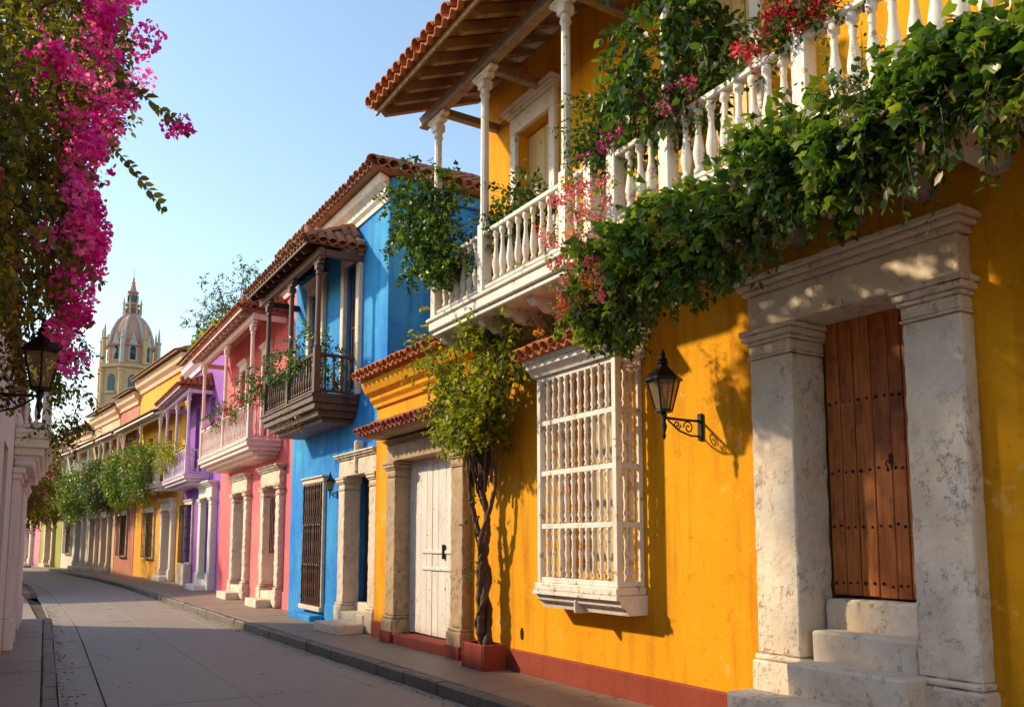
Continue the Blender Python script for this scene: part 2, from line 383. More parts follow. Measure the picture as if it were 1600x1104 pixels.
# ------------------------------------------------------------------ barrel tiles
def tile_mesh(mat, L=.44, r0=.098, r1=.078, th=.014, n=6):
    m = MB(); pts = []
    for x, r in ((0, r1), (L, r0)):
        for rr in (r, r-th):
            for j in range(n+1):
                q = math.pi*j/n; pts.append((x, -rr*math.cos(q), rr*math.sin(q)*.85))
    k = n+1; fs = []
    for j in range(n):
        fs += [(j, j+1, 2*k+j+1, 2*k+j), (k+j+1, k+j, 3*k+j, 3*k+j+1), (2*k+j, 2*k+j+1, 3*k+j+1, 3*k+j)]
    m.add(pts, fs); me = m.mesh('tile', mat, True); return me
TILE = {}
def tile_slope(parent, p0, along, up, width, nrow, mat='tile', sp=.2, dz=.0, left=None, scale=1., bed=True, edge=None, rowlen=.36):
    """p0 = eave start, along/up unit vectors in parent's space; nrow rows of cover tiles over a pan sheet"""
    if mat not in TILE: TILE[mat] = tile_mesh(mat)
    along = Vector(along).normalized(); up = Vector(up).normalized(); nrm = along.cross(up)
    if nrm.z < 0: nrm = -nrm
    n = max(1, int(round(width/sp))); sp = width/n
    p0 = Vector(p0)
    for c in range(n):
        q = (c+.5)*sp
        lim = left(q) if left else 1e9
        for r in range(nrow):
            s = r*rowlen
            if s+.2*scale > lim and r > 0: break
            if s > lim: break
            j = rng.uniform
            x = (-up+nrm*(.04+j(-.02, .02))+along*j(-.03, .03)).normalized(); z = nrm-nrm.dot(x)*x; z.normalize(); y = z.cross(x)
            pos = p0+along*(q+j(-.012, .012))+up*(s+.40*scale+j(-.018, .018))+nrm*(.012+dz)
            mtx = Matrix(((x.x, y.x, z.x, pos.x), (x.y, y.y, z.y, pos.y), (x.z, y.z, z.z, pos.z), (0, 0, 0, 1)))
            mtx = mtx @ Matrix.Diagonal((scale, scale*sp/.2/scale if scale != 1 else sp/.2, scale, 1))
            link('tile', TILE[mat], parent, mtx)
    if bed:
        m = MB(); seg = 6; rows = []
        L0 = -.02; cols = n*seg
        for i in range(cols+1):
            q = i*sp/seg; h = -.035*math.sin(math.pi*((i % seg)/seg))*0+.03*math.cos(2*math.pi*i/seg)
            ln = min(nrow*rowlen, (left(q) if left else 1e9))
            a = p0+along*q+up*L0+nrm*(h-.012+dz); b = p0+along*q+up*max(ln, L0+.02)+nrm*(h-.012+dz)
            rows.append((a, b, a-nrm*.022, b-nrm*.022))
        vs = [v for r in rows for v in r]; fs = []
        for i in range(cols):
            k = i*4; fs += [(k, k+4, k+5, k+1), (k+2, k+3, k+7, k+6), (k, k+2, k+6, k+4), (k+1, k+5, k+7, k+3)]
        m.add(vs, fs); m.build('pan_tiles', mat, parent, True, kind='stuff')
def corrugated(name, parent, p0, along, up, width, length, mat, sp=.2, left=None, right=None, amp=.06):
    """a far or unseen tiled slope as one sheet of rounded rows with stepped courses"""
    along = Vector(along).normalized(); up = Vector(up).normalized(); nrm = along.cross(up)
    if nrm.z < 0: nrm = -nrm
    p0 = Vector(p0); n = max(2, int(width/sp)); sp = width/n; seg = 4; nr = max(1, int(length/.38)); vs = []; fs = []
    cols = n*seg
    for i in range(cols+1):
        q = i*sp/seg; h = amp*abs(math.sin(math.pi*i/seg))
        ln = min(length, left(q) if left else 1e9); 
        for r in range(nr+1):
            s = min(r*length/nr, ln)
            for e in (0, 1):
                vs.append(p0+along*q+up*(s+e*.001)+nrm*(h+(.0 if e == 0 else .02)))
    st = (nr+1)*2
    for i in range(cols):
        for r in range(st-1):
            k = i*st+r; fs.append((k, k+st, k+st+1, k+1))
    m = MB().add(vs, fs)
    return m.build(name, mat, parent, True, kind='stuff')

# ------------------------------------------------------------------ foliage
LEAF = {
 'ivy': (np.array([(0, 0, 0), (-.42, .02, -.06), (-.52, .36, -.10), (-.24, .52, -.02), (0, 1, -.16), (.24, .52, -.02), (.52, .36, -.10), (.42, .02, -.06), (0, .36, .05)]),
         [(8, 0, 1), (8, 1, 2), (8, 2, 3), (8, 3, 4), (8, 4, 5), (8, 5, 6), (8, 6, 7), (8, 7, 0)]),
 'oval': (np.array([(0, 0, 0), (-.24, .25, .05), (-.26, .6, .03), (0, 1, -.12), (.26, .6, .03), (.24, .25, .05), (0, .45, -.03)]),
          [(6, 0, 1), (6, 1, 2), (6, 2, 3), (6, 3, 4), (6, 4, 5), (6, 5, 0)]),
 'bract': (np.array([(0, 0, 0), (-.42, .35, .12), (-.32, .75, .10), (0, 1, -.05), (.32, .75, .10), (.42, .35, .12)]),
           [(0, 1, 2, 3), (0, 3, 4, 5)]),
 'petal': (np.array([(0, 0, 0), (-.4, .6, .05), (0, 1, -.05), (.4, .6, .05)]), [(0, 1, 2, 3)]),
}
def norm(a): return a/np.maximum(np.linalg.norm(a, axis=-1, keepdims=True), 1e-9)
def leaves(name, parent, pos, tip, nor, size, shape, mat, rs, rnd=None):
    pos = np.asarray(pos, float); tip = norm(np.asarray(tip, float)); nor = np.asarray(nor, float)
    side = norm(np.cross(tip, nor)); nor = np.cross(side, tip)
    tv, tf = LEAF[shape]; n = len(pos); k = len(tv)
    wv = rs.uniform(.8, 1.15, (n, 1, 1))
    V = pos[:, None, :]+np.asarray(size)[:, None, None]*(tv[None, :, 0:1]*side[:, None, :]*wv+tv[None, :, 1:2]*tip[:, None, :]+tv[None, :, 2:3]*nor[:, None, :]*rs.uniform(.3, 1.8, (n, 1, 1)))
    V = V.reshape(-1, 3)-(np.array(parent.location) if parent is not None else 0)
    me = bpy.data.meshes.new(name)
    ls = np.array([len(f) for f in tf]); flat = np.concatenate([np.array(f) for f in tf])
    loops = (flat[None, :]+np.arange(n)[:, None]*k).ravel(); tot = np.tile(ls, n); start = np.concatenate([[0], np.cumsum(tot)[:-1]])
    me.vertices.add(len(V)); me.vertices.foreach_set('co', V.ravel())
    me.loops.add(len(loops)); me.loops.foreach_set('vertex_index', loops)
    me.polygons.add(len(tot)); me.polygons.foreach_set('loop_start', start); me.polygons.foreach_set('loop_total', tot)
    me.update(calc_edges=True)
    at = me.attributes.new('rnd', 'FLOAT', 'POINT')
    if rnd is None: rnd = rs.beta(1.6, 2.0, n)
    at.data.foreach_set('value', np.repeat(rnd, k).astype(np.float32))
    me.materials.append(T[mat])
    return link(name, me, parent, kind='stuff')
def sprig_leaves(rs, org, dr, ln, step, droop, sz, jit=.35):
    """leaves along curved sprigs; org,dr arrays (n,3)"""
    P, D, Nn, S = [], [], [], []; lines = []
    for o, d, L in zip(org, dr, ln):
        k = max(2, int(L/step)); p = o.copy(); v = d/np.linalg.norm(d); pts = [p.copy()]
        ph = rs.uniform(0, 6.28)
        for i in range(k):
            v = v+np.array((0, 0, -droop*step))+rs.normal(0, .10, 3); v /= np.linalg.norm(v); p = p+v*step; pts.append(p.copy())
            a = np.cross(v, (0, 0, 1.)); a /= max(np.linalg.norm(a), 1e-6); b = np.cross(v, a)
            for s in (0, 1):
                q = ph+i*2.4+s*3.14; sd_ = a*math.cos(q)+b*math.sin(q)
                P.append(p+sd_*.01); D.append(v*.55+sd_*.8+np.array((0, 0, -.35))+rs.normal(0, jit, 3))
                Nn.append(np.array((0, 0, .9))+sd_*.45+rs.normal(0, .45, 3)); S.append(rs.uniform(.65, 1.2)*sz*(1-.35*i/k))
        lines.append(pts)
    return np.array(P), np.array(D), np.array(Nn), np.array(S), lines
def ellips(rs, c, r, n, shell=.5):
    v = norm(rs.normal(size=(n, 3))); q = rs.uniform(shell**3, 1, n)**(1/3.)
    return np.array(c)+v*q[:, None]*np.array(r), v
def flower_balls(name, parent, rs, centers, rad, per, size, shape, mat):
    P, D, Nn = [], [], []
    for c, r in zip(centers, rad):
        v = norm(rs.normal(size=(per, 3))); q = r*rs.uniform(.55, 1.05, (per, 1))
        P.append(np.array(c)+v*q); D.append(norm(np.cross(v, rs.normal(size=(per, 3))))+v*.7); Nn.append(v+rs.normal(0, .4, (per, 3)))
    P, D, Nn = map(np.concatenate, (P, D, Nn)); n = len(P)
    base = np.repeat(rs.uniform(.15, .85, len(centers)), per)
    return leaves(name, parent, P, D, Nn, rs.uniform(.75, 1.25, n)*size, shape, mat, rs, np.clip(base+rs.normal(0, .16, n), 0, 1))
def stems(name, parent, lines, rad, mat='twig', n=4, every=1):
    m = MB()
    for pts in lines[::every]:
        k = len(pts); m.tube(pts, [rad*(1-.75*i/(k-1)) for i in range(k)], n)
    o = m.build(name, mat, parent, True, kind='stuff')
    if parent is not None: o.location = -Vector(parent.location)
    return o

# ------------------------------------------------------------------ house parts
BAL = {}
def baluster_mesh(mat, h, r, n=9, kind=0):
    key = (mat, round(h, 3), r, kind)
    if key in BAL: return BAL[key]
    if kind == 0: pr = [(.95, 0), (.95, .08), (.62, .10), (.72, .14), (.98, .26), (1.05, .34), (.85, .46), (.55, .62), (.48, .72), (.62, .80), (.50, .83), (.50, .86), (.9, .90), (.9, 1)]
    elif kind == 1: pr = [(.8, 0), (.8, .05), (.5, .08), (1, .16), (.6, .26), (.75, .30), (.6, .34), (.95, .5), (.6, .66), (.75, .70), (.6, .74), (1, .84), (.5, .92), (.8, .95), (.8, 1)]
    else: pr = [(.8, 0), (.6, .1), (1, .3), (.6, .6), (.6, .85), (.8, 1)]
    BAL[key] = MB().lathe([(r*a, h*z) for a, z in pr], 0, 0, n).mesh('baluster', mat, True); return BAL[key]
def put(me, name, parent, x, y, z, rz=0.):
    j = rng.uniform
    return link(name, me, parent, Matrix.Translation((x+j(-.004, .004), y+j(-.003, .003), z)) @ Matrix.Rotation(rz+j(0, 6), 4, 'Z') @ Matrix.Rotation(j(-.012, .012), 4, 'X') @ Matrix.Diagonal((j(.92, 1.07), j(.92, 1.07), 1, 1)))

def balcony(house, a0, a1, dep, zb, zf, zr, posts, zt0, mat, bal, bmat=None, short=(), under=(), brackets=(), ends=(True, True), sp=.16, label=None, postw=.13, far=False):
    bmat = bmat or mat
    m = MB(); m.cbox(a0, a1, .003, dep, zb, zf, .012)
    m.cbox(a0-.03, a1+.03, .003, dep+.03, zf-.07, zf-.02, .012)
    for ins, z0, z1 in under: m.cbox(a0+ins, a1-ins, .003, dep-ins, z0, z1, .01)
    b = m.build('balcony', bmat, house)
    if label: b['label'] = label
    w = postw/2; yc = dep-w-.02
    def rail(x0, x1, y0, y1, z0, z1, nm='rail'): MB().cbox(x0, x1, y0, y1, z0, z1, .012).build(nm, mat, b)
    rail(a0+.01, a1-.01, yc-.055, yc+.055, zr-.06, zr, 'top_rail'); rail(a0+.01, a1-.01, yc-.04, yc+.04, zf+.03, zf+.08, 'bottom_rail')
    for e, x in zip(ends, (a0+w+.02, a1-w-.02)):
        if e: rail(x-.05, x+.05, .003, yc-.057, zr-.058, zr-.002, 'end_rail'); rail(x-.036, x+.036, .003, yc-.042, zf+.032, zf+.078, 'end_rail')
    h = zr-.06-(zf+.08); me = baluster_mesh(mat, h, bal, 6 if far else 9)
    n = int((a1-a0)/sp)
    for i in range(1, n):
        x = a0+(a1-a0)*i/n
        if any(abs(x-p) < w+.05 for p in posts): continue
        put(me, 'baluster', b, x, yc, zf+.08)
    for e, x in zip(ends, (a0+w+.02, a1-w-.02)):
        if e:
            k = max(2, int(dep/sp))
            for i in range(1, k): put(me, 'baluster', b, x, yc*i/k, zf+.08)
    for p in posts:
        zt = zt0 if p not in short else 0
        m = MB(); m.cbox(p-w, p+w, yc-w, yc+w, zf, zr+.10, .01)
        if zt > zr:
            c = w*.86; m.lathe([(c*1.0, zr+.10), (c*1.15, zr+.14), (c*.95, zr+.18), (c*.85, zt-.34), (c*1.15, zt-.31), (c*.95, zt-.27), (c*.95, zt-.23)], p, yc, 10)
            m.cbox(p-w*1.05, p+w*1.05, yc-w*1.05, yc+w*1.05, zt-.23, zt-.13, .008)
            m.cbox(p-w*2.4, p+w*2.4, yc-w*.9, yc+w*.9, zt-.13, zt-.06, .02); m.cbox(p-w*3.6, p+w*3.6, yc-w*.9, yc+w*.9, zt-.062, zt, .02)
        m.build('post', mat, b)
    for p in brackets:
        m = MB(); pr = [(.003, zb-.02), (dep*.86, zb-.02), (dep*.86, zb-.10), (dep*.80, zb-.15), (dep*.72, zb-.14), (dep*.64, zb-.20), (dep*.5, zb-.21), (.003, zb-.24)]
        m.prism(pr[::-1], p-.06, p+.06); m.build('bracket', bmat, b)
    return b
def lean_roof(house, a0, a1, eo, ez, wz, mat, rows, beam_o, beam_z, wmat, rafsp=.42, hip0=0., hip1=0., name='balcony_roof', sp=.2, wo=.003, objs=True, rafw=.06, far=False):
    """tiled slope from wall (y=wo,z=wz) to eave (y=eo,z=ez); hip0/hip1 = length over which the ends are hipped"""
    up = Vector((0, wo-eo, wz-ez)); L = up.length; up.normalize(); nrm = Vector((0, (wz-ez), (eo-wo))).normalized()
    t = .035
    m = MB()
    P = [(a0, eo, ez), (a1, eo, ez), (a1-hip1, wo, wz), (a0+hip0, wo, wz)]
    Q = [Vector(p)-nrm*t for p in P]
    m.add(P+[tuple(q) for q in Q], [(0, 1, 2, 3), (7, 6, 5, 4), (0, 4, 5, 1), (1, 5, 6, 2), (2, 6, 7, 3), (3, 7, 4, 0)])
    for hp, x0, x1 in ((hip0, a0, a0+hip0), (hip1, a1, a1-hip1)):
        if hp: m.add([(x0, eo, ez), (x0, wo, ez), (x1, wo, wz), (x0, eo, ez-t), (x0, wo, ez-t), (x1, wo, wz-t)], [(0, 1, 2), (5, 4, 3), (0, 3, 4, 1)])
    b = m.build(name, 'soffit' if wmat != 'dwood' else 'dwood', house)
    def lim(q):
        r = L
        if hip0: r = min(r, L*q/hip0)
        if hip1: r = min(r, L*((a1-a0)-q)/hip1)
        return r
    if objs: tile_slope(b, (a0, eo+.04, ez+.03), (1, 0, 0), up, a1-a0, rows, mat, sp, left=lim)
    else: corrugated('roof_tiles', b, (a0, eo+.05, ez+.03), (1, 0, 0), up, a1-a0, L, mat, sp, left=lim)
    for hp, x0, sg in ((hip0, a0, 1), (hip1, a1, -1)):
        if hp:
            u2 = Vector((sg*hp, 0, wz-ez)); L2 = u2.length
            tile_slope(b, (x0-sg*.04, wo, ez+.03), (0, 1, 0), u2, eo-wo, rows, mat, sp, left=lambda q: L2*max(0, 1-q/(eo-wo)))
            # hip ridge tiles
            p, q = Vector((x0, eo, ez+.07)), Vector((x0+sg*hp, wo, wz+.07)); d = (q-p); k = max(2, int(d.length/.32)); x = -d.normalized(); z = Vector((0, 0, 1)); z = (z-z.dot(x)*x).normalized(); y = z.cross(x)
            for i in range(k):
                pos = p+d*((i+1.)/k)
                link('tile', TILE[mat], b, Matrix(((x.x, y.x, z.x, pos.x), (x.y, y.y, z.y, pos.y), (x.z, y.z, z.z, pos.z), (0, 0, 0, 1))))
    sl = (wz-ez)/(eo-wo)
    n = max(2, int((a1-a0)/rafsp))
    for i in range(n+1):
        x = a0+.07+(a1-a0-.14)*i/n
        top = eo-.06; bot = wo
        if hip0 and x < a0+hip0: bot = max(wo, eo-(eo-wo)*(x-a0)/hip0)
        if hip1 and x > a1-hip1: bot = max(wo, eo-(eo-wo)*(a1-x)/hip1)
        if top-bot < .15: continue
        zz = lambda y: ez+(eo-y)*sl-t*1.25
        pr = [(bot, zz(bot)), (top, zz(top)), (top, zz(top)-.05), (top-.05, zz(top)-.10), (bot, zz(bot)-.11)]
        MB().prism(pr[::-1], x-rafw/2, x+rafw/2).build('rafter', wmat if wmat != 'grey' else 'rafter', b)
    MB().cbox(a0+.05, a1-.05, beam_o-.06, beam_o+.06, beam_z, beam_z+.16, .012).build('beam', wmat, b)
    if not far:
        for x in (a0+.12, a1-.12): MB().cbox(x-.05, x+.05, .003, beam_o-.062, beam_z+.01, beam_z+.15, .012).build('beam', wmat, b)
    pr = [(eo-.02, ez-.07), (eo+.012, ez-.07), (eo+.012, ez+.0), (eo-.02, ez+.0)]
    MB().prism(pr, a0, a1).build('fascia_board', wmat, b)
    return b
def surround(house, a0, a1, jw, zo, zt, z0, proj, mat, cornice=.10, cap=True, base=.4, name='door_surround', rgh=0., key=False, recess=.0):
    """stone frame: lintel and cornice carry the name, jambs are its parts"""
    m = MB(); m.cbox(a0+.012, a1-.012, -recess, proj, zo, zt-cornice, .012)
    for i, (k, h) in enumerate(((.03, .35), (.07, .3), (.10, .35))):
        zc = zt-cornice+cornice*(0 if i == 0 else .35 if i == 1 else .65)
        m.cbox(a0-k*cornice*7+.01, a1+k*cornice*7-.01, .002, proj+k*cornice*9, zc, zc+cornice*h, .008)
    if key: m.cbox((a0+a1)/2-.07, (a0+a1)/2+.07, .002, proj+.05, zo+.03, zt+.22, .03)
    b = m.build(name, mat, house)
    for x0, x1 in ((a0, a0+jw), (a1-jw, a1)):
        m = MB(); ch = .26 if cap else 0
        m.cbox(x0+.012, x1-.012, -recess, proj-.004, z0+base, zo-.002-ch+.002, .014)
        if cap:
            for k, za, zb_ in ((.012, zo-.26, zo-.235), (.0, zo-.235, zo-.14), (.02, zo-.14, zo-.105), (.045, zo-.105, zo-.05), (.06, zo-.05, zo-.004)):
                m.cbox(x0+.012-k, x1-.012+k, -recess, proj+k, za, zb_, .008)
        if base:
            m.cbox(x0-.02, x1+.02, -recess+.004, proj+.045, z0, z0+base-.05, .016)
            m.cbox(x0-.005, x1+.005, -recess+.002, proj+.03, z0+base-.05, z0+base, .02)
        j = m.build('jamb', mat, b)
        if rgh: rough(j, .035, rgh)
    if rgh: rough(b, .04, rgh)
    return b
STUD = []
def stud_mesh():
    if not STUD: STUD.append(MB().lathe([(.018, 0), (.013, .010), (.004, .016)], 0, 0, 7).mesh('stud', 'iron', True))
    return STUD[0]
def plank_door(house, a0, a1, z0, z1, y, n, mat, studs=(), gap=.007, split=None, name='door', label=None):
    MBk = MB().box(a0, a1, y-.06, y-.03, z0, z1); b = MBk.build(name, 'dark', house)
    if label: b['label'] = label
    ws = [rng.uniform(.8, 1.2) for _ in range(n)]; t = sum(ws); x = a0
    edges = []
    for i, q in enumerate(ws):
        wd = (a1-a0)*q/t; p = MB().cbox(x+gap/2, x+wd-gap/2, y-.03, y+rng.uniform(-.004, .004), z0+.012+rng.uniform(0, .01), z1-.004, .005).build('plank', mat, b)
        edges.append((x, x+wd)); x += wd
    for zs in studs:
        for e in edges:
            for f in (.25, .75):
                link('stud', stud_mesh(), b, Matrix.Translation((e[0]+(e[1]-e[0])*f, y+.004, zs+rng.uniform(-.012, .012))) @ Matrix.Rotation(-math.pi/2, 4, 'X') @ Matrix.Scale(rng.uniform(.55, .9), 4))
    return b
def cornice_run(house, a0, a1, prof, mat, name='cornice', m0=0, m1=0): return MB().prism(prof, a0, a1, m0, m1).build(name, mat, house)
def bar_window(house, a0, a1, z0, z1, mat_f, mat_b, nb, nr, proj=.12, fw=.1, shut='dark', r=.012, depth=-.25, frame=True, turned=0):
    m = MB()
    if frame:
        m.cbox(a0-fw, a0, .002, .07, z0, z1, .01); m.cbox(a1, a1+fw, .002, .07, z0, z1, .01)
        m.cbox(a0-fw-.04, a1+fw+.04, .002, .09, z1, z1+fw*1.1, .012); m.cbox(a0-fw-.08, a1+fw+.08, .002, .13, z1+fw*1.1, z1+fw*1.55, .012)
        m.cbox(a0-fw-.04, a1+fw+.04, .002, .12, z0-.1, z0, .012)
    else: m.cbox(a0, a1, depth, depth+.03, z0, z0+.04, .005)
    b = m.build('window', mat_f, house)
    MB().box(a0, a1, depth-.03, depth, z0, z1).build('shutter_or_room_shade', shut, b)  # where near-black, this panel paints in the shade of the room behind
    for i in range(nb+1):
        x = a0+(a1-a0)*i/nb
        if turned:
            hh = (z1-z0-.04)/nr
            for k in range(nr): put(baluster_mesh(mat_b, hh, turned, 8, 1), 'spindle', b, x, proj, z0+.02+k*hh)
            continue
        MB().tube([(x, proj, z0-.03), (x, proj, z1+.0)], r, 6).build('bar', mat_b, b)
    for i in range(nr+1):
        z = z0+.02+(z1-z0-.04)*i/nr
        m = MB(); m.cbox(a0-.02, a1+.02, proj-.008, proj+.008, z-.014, z+.014, .003)
        for x in (a0-.014, a1+.014): m.box(x-.006, x+.006, .0, proj-.009, z-.012, z+.012)
        m.build('cross_bar', mat_b, b)
    return b

# ================================================================== THE SETTING
def interp(tab):
    ys = [t[0] for t in tab]; xs = [t[1] for t in tab]
    return lambda y: float(np.interp(y, ys, xs))
kerbR = interp([(-8, 4.42), (10, 4.42), (20, 4.32), (28, 4.3), (35, 4.3), (43.5, 4.0), (53, 3.3), (65, 2.4), (74, 1.3), (84, -.6), (96, -5)])
wallR = interp([(-8, 5.75), (13.7, 5.75), (14, 5.95), (19.4, 6.0), (28.4, 6.3), (36, 6.5), (44.5, 5.8), (48.5, 5.4), (55, 4.7), (61.5, 3.7), (66, 2.7), (70.5, 1.4), (76, -.4), (84, -3.5), (96, -9)])
kerbL = interp([(-8, -.12), (9.45, .62), (20, 1.08), (28, 1.2), (36, 1.2), (45, .8), (55, .0), (65, -1.4), (75, -3.6), (84, -6), (96, -11)])
wallL = lambda y: -.51+.0447*y
g = MB().box(-600, 700, -300, 1200, -.6, -.14).build('ground', 'ground', None, kind='structure')
road = MB().add([(kerbL(y)-.6 if not 20 < y < 31 else -14, y, -.05) for y in range(-8, 97, 2)]+[(kerbR(y)+.5, y, -.05) for y in range(-8, 97, 2)],
                [(i, i+53, i+54, i+1) for i in range(52)]).build('road', 'earth', None, kind='structure')
def slab(name, parent, mat, y0, y1, f0, f1, z0, z1, g=.006, c=.006):
    A = [(f0(y0)+g, y0+g), (f1(y0)-g, y0+g), (f1(y1)-g, y1-g), (f0(y1)+g, y1-g)]
    B = [(f0(y0)+g+c, y0+g+c), (f1(y0)-g-c, y0+g+c), (f1(y1)-g-c, y1-g-c), (f0(y1)+g+c, y1-g-c)]
    t = [rng.uniform(-.003, .003) for _ in range(4)]
    m = MB().add([(*p, z0) for p in A]+[(*p, z1-c) for p in A]+[(*p, z1+t[i]) for i, p in enumerate(B)],
                 [(0, 1, 5, 4), (1, 2, 6, 5), (2, 3, 7, 6), (3, 0, 4, 7), (4, 5, 9, 8), (5, 6, 10, 9), (6, 7, 11, 10), (7, 4, 8, 11), (8, 9, 10, 11)])
    return m.build(name, mat, parent)
mid = lambda f: (lambda y: kerbL(y)+.46+(kerbR(y)-.42-kerbL(y)-.46)*f)
gl = lambda y: kerbL(y)+.46
gr = lambda y: kerbR(y)-.42
y = -8.; k = 0
while y < 94:
    L = 3.6+rng.uniform(-.1, .1) if y < 40 else 7.
    for f0, f1 in ((kerbL, gl), (gl, mid(.5)), (mid(.5), gr), (gr, kerbR)):
        slab('road_slab', road, 'road', y, y+L, f0, f1, -.046, 0., .0025 if f0 is not kerbL else .012, .004)
    y += L
# cross street to the left and its paving
cr = MB().box(-30, .9, 20.6, 31.0, -.045, -.006).build('side_street', 'road', None, kind='structure')
def walkway(name, fk, fw, y0, y1, side, kl=.95, sl=1.15):
    st = MB().add([(fk(y0), y0, -.04), (fw(y0), y0, -.04), (fw(y1), y1, -.04), (fk(y1), y1, -.04)], [(0, 1, 2, 3)]).build(name, 'earth', None, kind='structure')
    y = y0
    kw = .17*side
    while y < y1-.05:
        L = min((kl if y < 45 else 2.4)*rng.uniform(.75, 1.25), y1-y)
        a = (lambda q: fk(q)) if side > 0 else (lambda q: fk(q)+kw); b = (lambda q: fk(q)+kw) if side > 0 else (lambda q: fk(q))
        dx = rng.uniform(-.012, .012)
        o = slab('kerb_stone', st, 'kerb', y, y+L, lambda q: a(q)+dx, lambda q: b(q)+dx, -.03, .15+rng.uniform(-.006, .006), .005, .022)
        if y < 30: rough(o, .12, .007, 7.)
        y += L
    y = y0
    while y < y1-.05:
        L = min((sl if y < 35 else 3.)*rng.uniform(.85, 1.15), y1-y)
        a = (lambda q: fk(q)+kw) if side > 0 else fw; b = fw if side > 0 else (lambda q: fk(q)+kw)
        slab('paving_slab', st, 'walk', y, y+L, a, b, -.03, .146+rng.uniform(-.003, .003), .003, .005)
        y += L
    return st
walkway('sidewalk_right', kerbR, wallR, -8, 95, 1)
walkway('sidewalk_left', kerbL, lambda y: wallL(y)-.1, -8, 20.6, -1)
walkway('sidewalk_far_left', kerbL, lambda y: kerbL(y)-1.6, 31, 80, -1)

# ================================================================== YELLOW HOUSE
Y = thing('yellow_house', 'yellow ochre colonial house with white balustraded balcony, stone portal and red plinth', 'house', (5.65, 0, 0), math.pi/2)
DA, DB = 3.56, 4.49
rough_wall = wall_mesh(-5, 13.74, 0, 4.62, [(DA-.12, DB+.12, .2, 3.66), (6.85, 7.75, 1.42, 3.55), (10.5, 12.7, .2, 3.2)], .5, 7)
rough_wall.build('wall', 'yellow', Y)
wall_mesh(-5, 9.95, 4.624, 8.15, [(8.2, 8.95, 4.75, 7.15), (4.95, 5.7, 4.75, 7.15), (1.8, 2.55, 4.75, 7.15)], .4, 7).build('upper_wall', 'yellow', Y)
for a0, a1 in ((-5, 3.04), (5.06, 9.14), (9.80, 10.24), (12.98, 13.74)):
    MB().cbox(a0, a1, .002, .055, .10, .42, .02).build('plinth', 'red', Y)
# stone portal of the wooden door
S = surround(Y, 3.09, 5.0, .47, 3.58, 4.02, .15, .15, 'trav', .14, True, .68, rgh=.004, recess=.28)
for i, (a0, a1, y0, y1, z0, z1) in enumerate(((DA-.03, DB+.03, -.45, -.13, .13, 1.30), (DA+.005, DB-.005, -.13, .10, .13, 1.06),
       (3.47, 4.47, .10, .42, .13, .835), (3.30, 4.80, .42, .74, .13, .60), (3.2, 4.95, .74, 1.02, .13, .37))):
    o = MB().cbox(a0, a1, y0+.002, y1, z0, z1, .022).build('step', 'trav', S)
    rough(o, .04, .005)
plank_door(Y, DA-.03, DB+.03, 1.305, 3.66, -.26, 7, 'door', (1.42, 1.88, 2.33, 2.9), label='orange brown plank door with iron studs')
b = bpy.data.objects['door']
m = MB(); m.cbox(3.93, 3.965, -.262, -.245, 2.36, 2.44, .006); m.tube([(3.948+.03*math.sin(q), -.236, 2.36-.03*math.cos(q)) for q in np.linspace(.4, 5.9, 12)], .006, 6)
m.build('handle', 'iron', b)
# wooden grille window
G0, G1, GY = 6.57, 8.03, .36
m = MB()
for z in (1.30, 1.90, 2.50, 3.06, 3.58): pass
m.cbox(G0-.02, G1+.02, .002, GY+.03, 1.22, 1.30, .012); win = m.build('window', 'wgrille', Y); win['label'] = 'projecting window grille of white turned spindles'
m = MB(); pr = [(.002, 1.02), (GY*.72, 1.02), (GY*.78, 1.08), (GY*.95, 1.11), (GY+.0, 1.17), (GY+.045, 1.175), (GY+.045, 1.218), (.002, 1.218)]
m.prism(pr, G0-.03, G1+.03); m.cbox((G0+G1)/2-.02, (G0+G1)/2+.02, .01, GY*1.02, 1.0, 1.14, .01); m.build('sill', 'wgrille', win)
for x in (G0, G1-.075): MB().cbox(x, x+.075, GY-.075, GY, 1.302, 3.66, .008).build('corner_post', 'wgrille', win)
for x in (G0+.004, G1-.06): MB().cbox(x, x+.055, .003, .06, 1.302, 3.66, .006).build('wall_post', 'wgrille', win)
zr = [1.302, 1.90, 2.50, 3.08, 3.60]
for i, z in enumerate(zr):
    MB().cbox(G0+.077, G1-.077, GY-.06, GY-.012, z, z+.06, .006).build('rail', 'wgrille', win)
    for x in (G0+.01, G1-.065): MB().cbox(x, x+.05, .062, GY-.077, z, z+.06, .006).build('rail', 'wgrille', win)
for i in range(4):
    h = zr[i+1]-zr[i]-.06; me = baluster_mesh('wgrille', h, .031, 8, 1)
    for k in range(1, 11):
        put(me, 'spindle', win, G0+.06+(G1-G0-.12)*k/11, GY-.036, zr[i]+.06, rng.uniform(0, 3))
    for x in (G0+.035, G1-.04):
        for q in (.14, .22): put(me, 'spindle', win, x, q, zr[i]+.06, rng.uniform(0, 3))
m = MB(); m.prism([(.002, 3.66), (GY+.03, 3.66), (GY+.05, 3.70), (GY+.09, 3.74), (GY+.12, 3.745), (GY+.12, 3.80), (.002, 3.80)], G0-.06, G1+.06); m.build('window_cornice', 'wgrille', win)
for i, x in enumerate((6.85, 7.30)): MB().cbox(x+.004, x+.446, -.16, -.12, 1.425, 3.545, .006).build('shutter_or_room_shade', 'shut', win)
hb = MB().prism([(.002, 3.80), (GY+.14, 3.803), (GY+.16, 3.85), (.002, 4.13)], G0-.09, G1+.09).build('window_hood', 'wgrille', win)
del hb
hood = MB().prism([(.002, 3.86), (GY+.19, 3.86), (GY+.19, 3.875), (.002, 4.16)], G0-.12, G1+.12).build('hood_roof', 'rafter', Y)
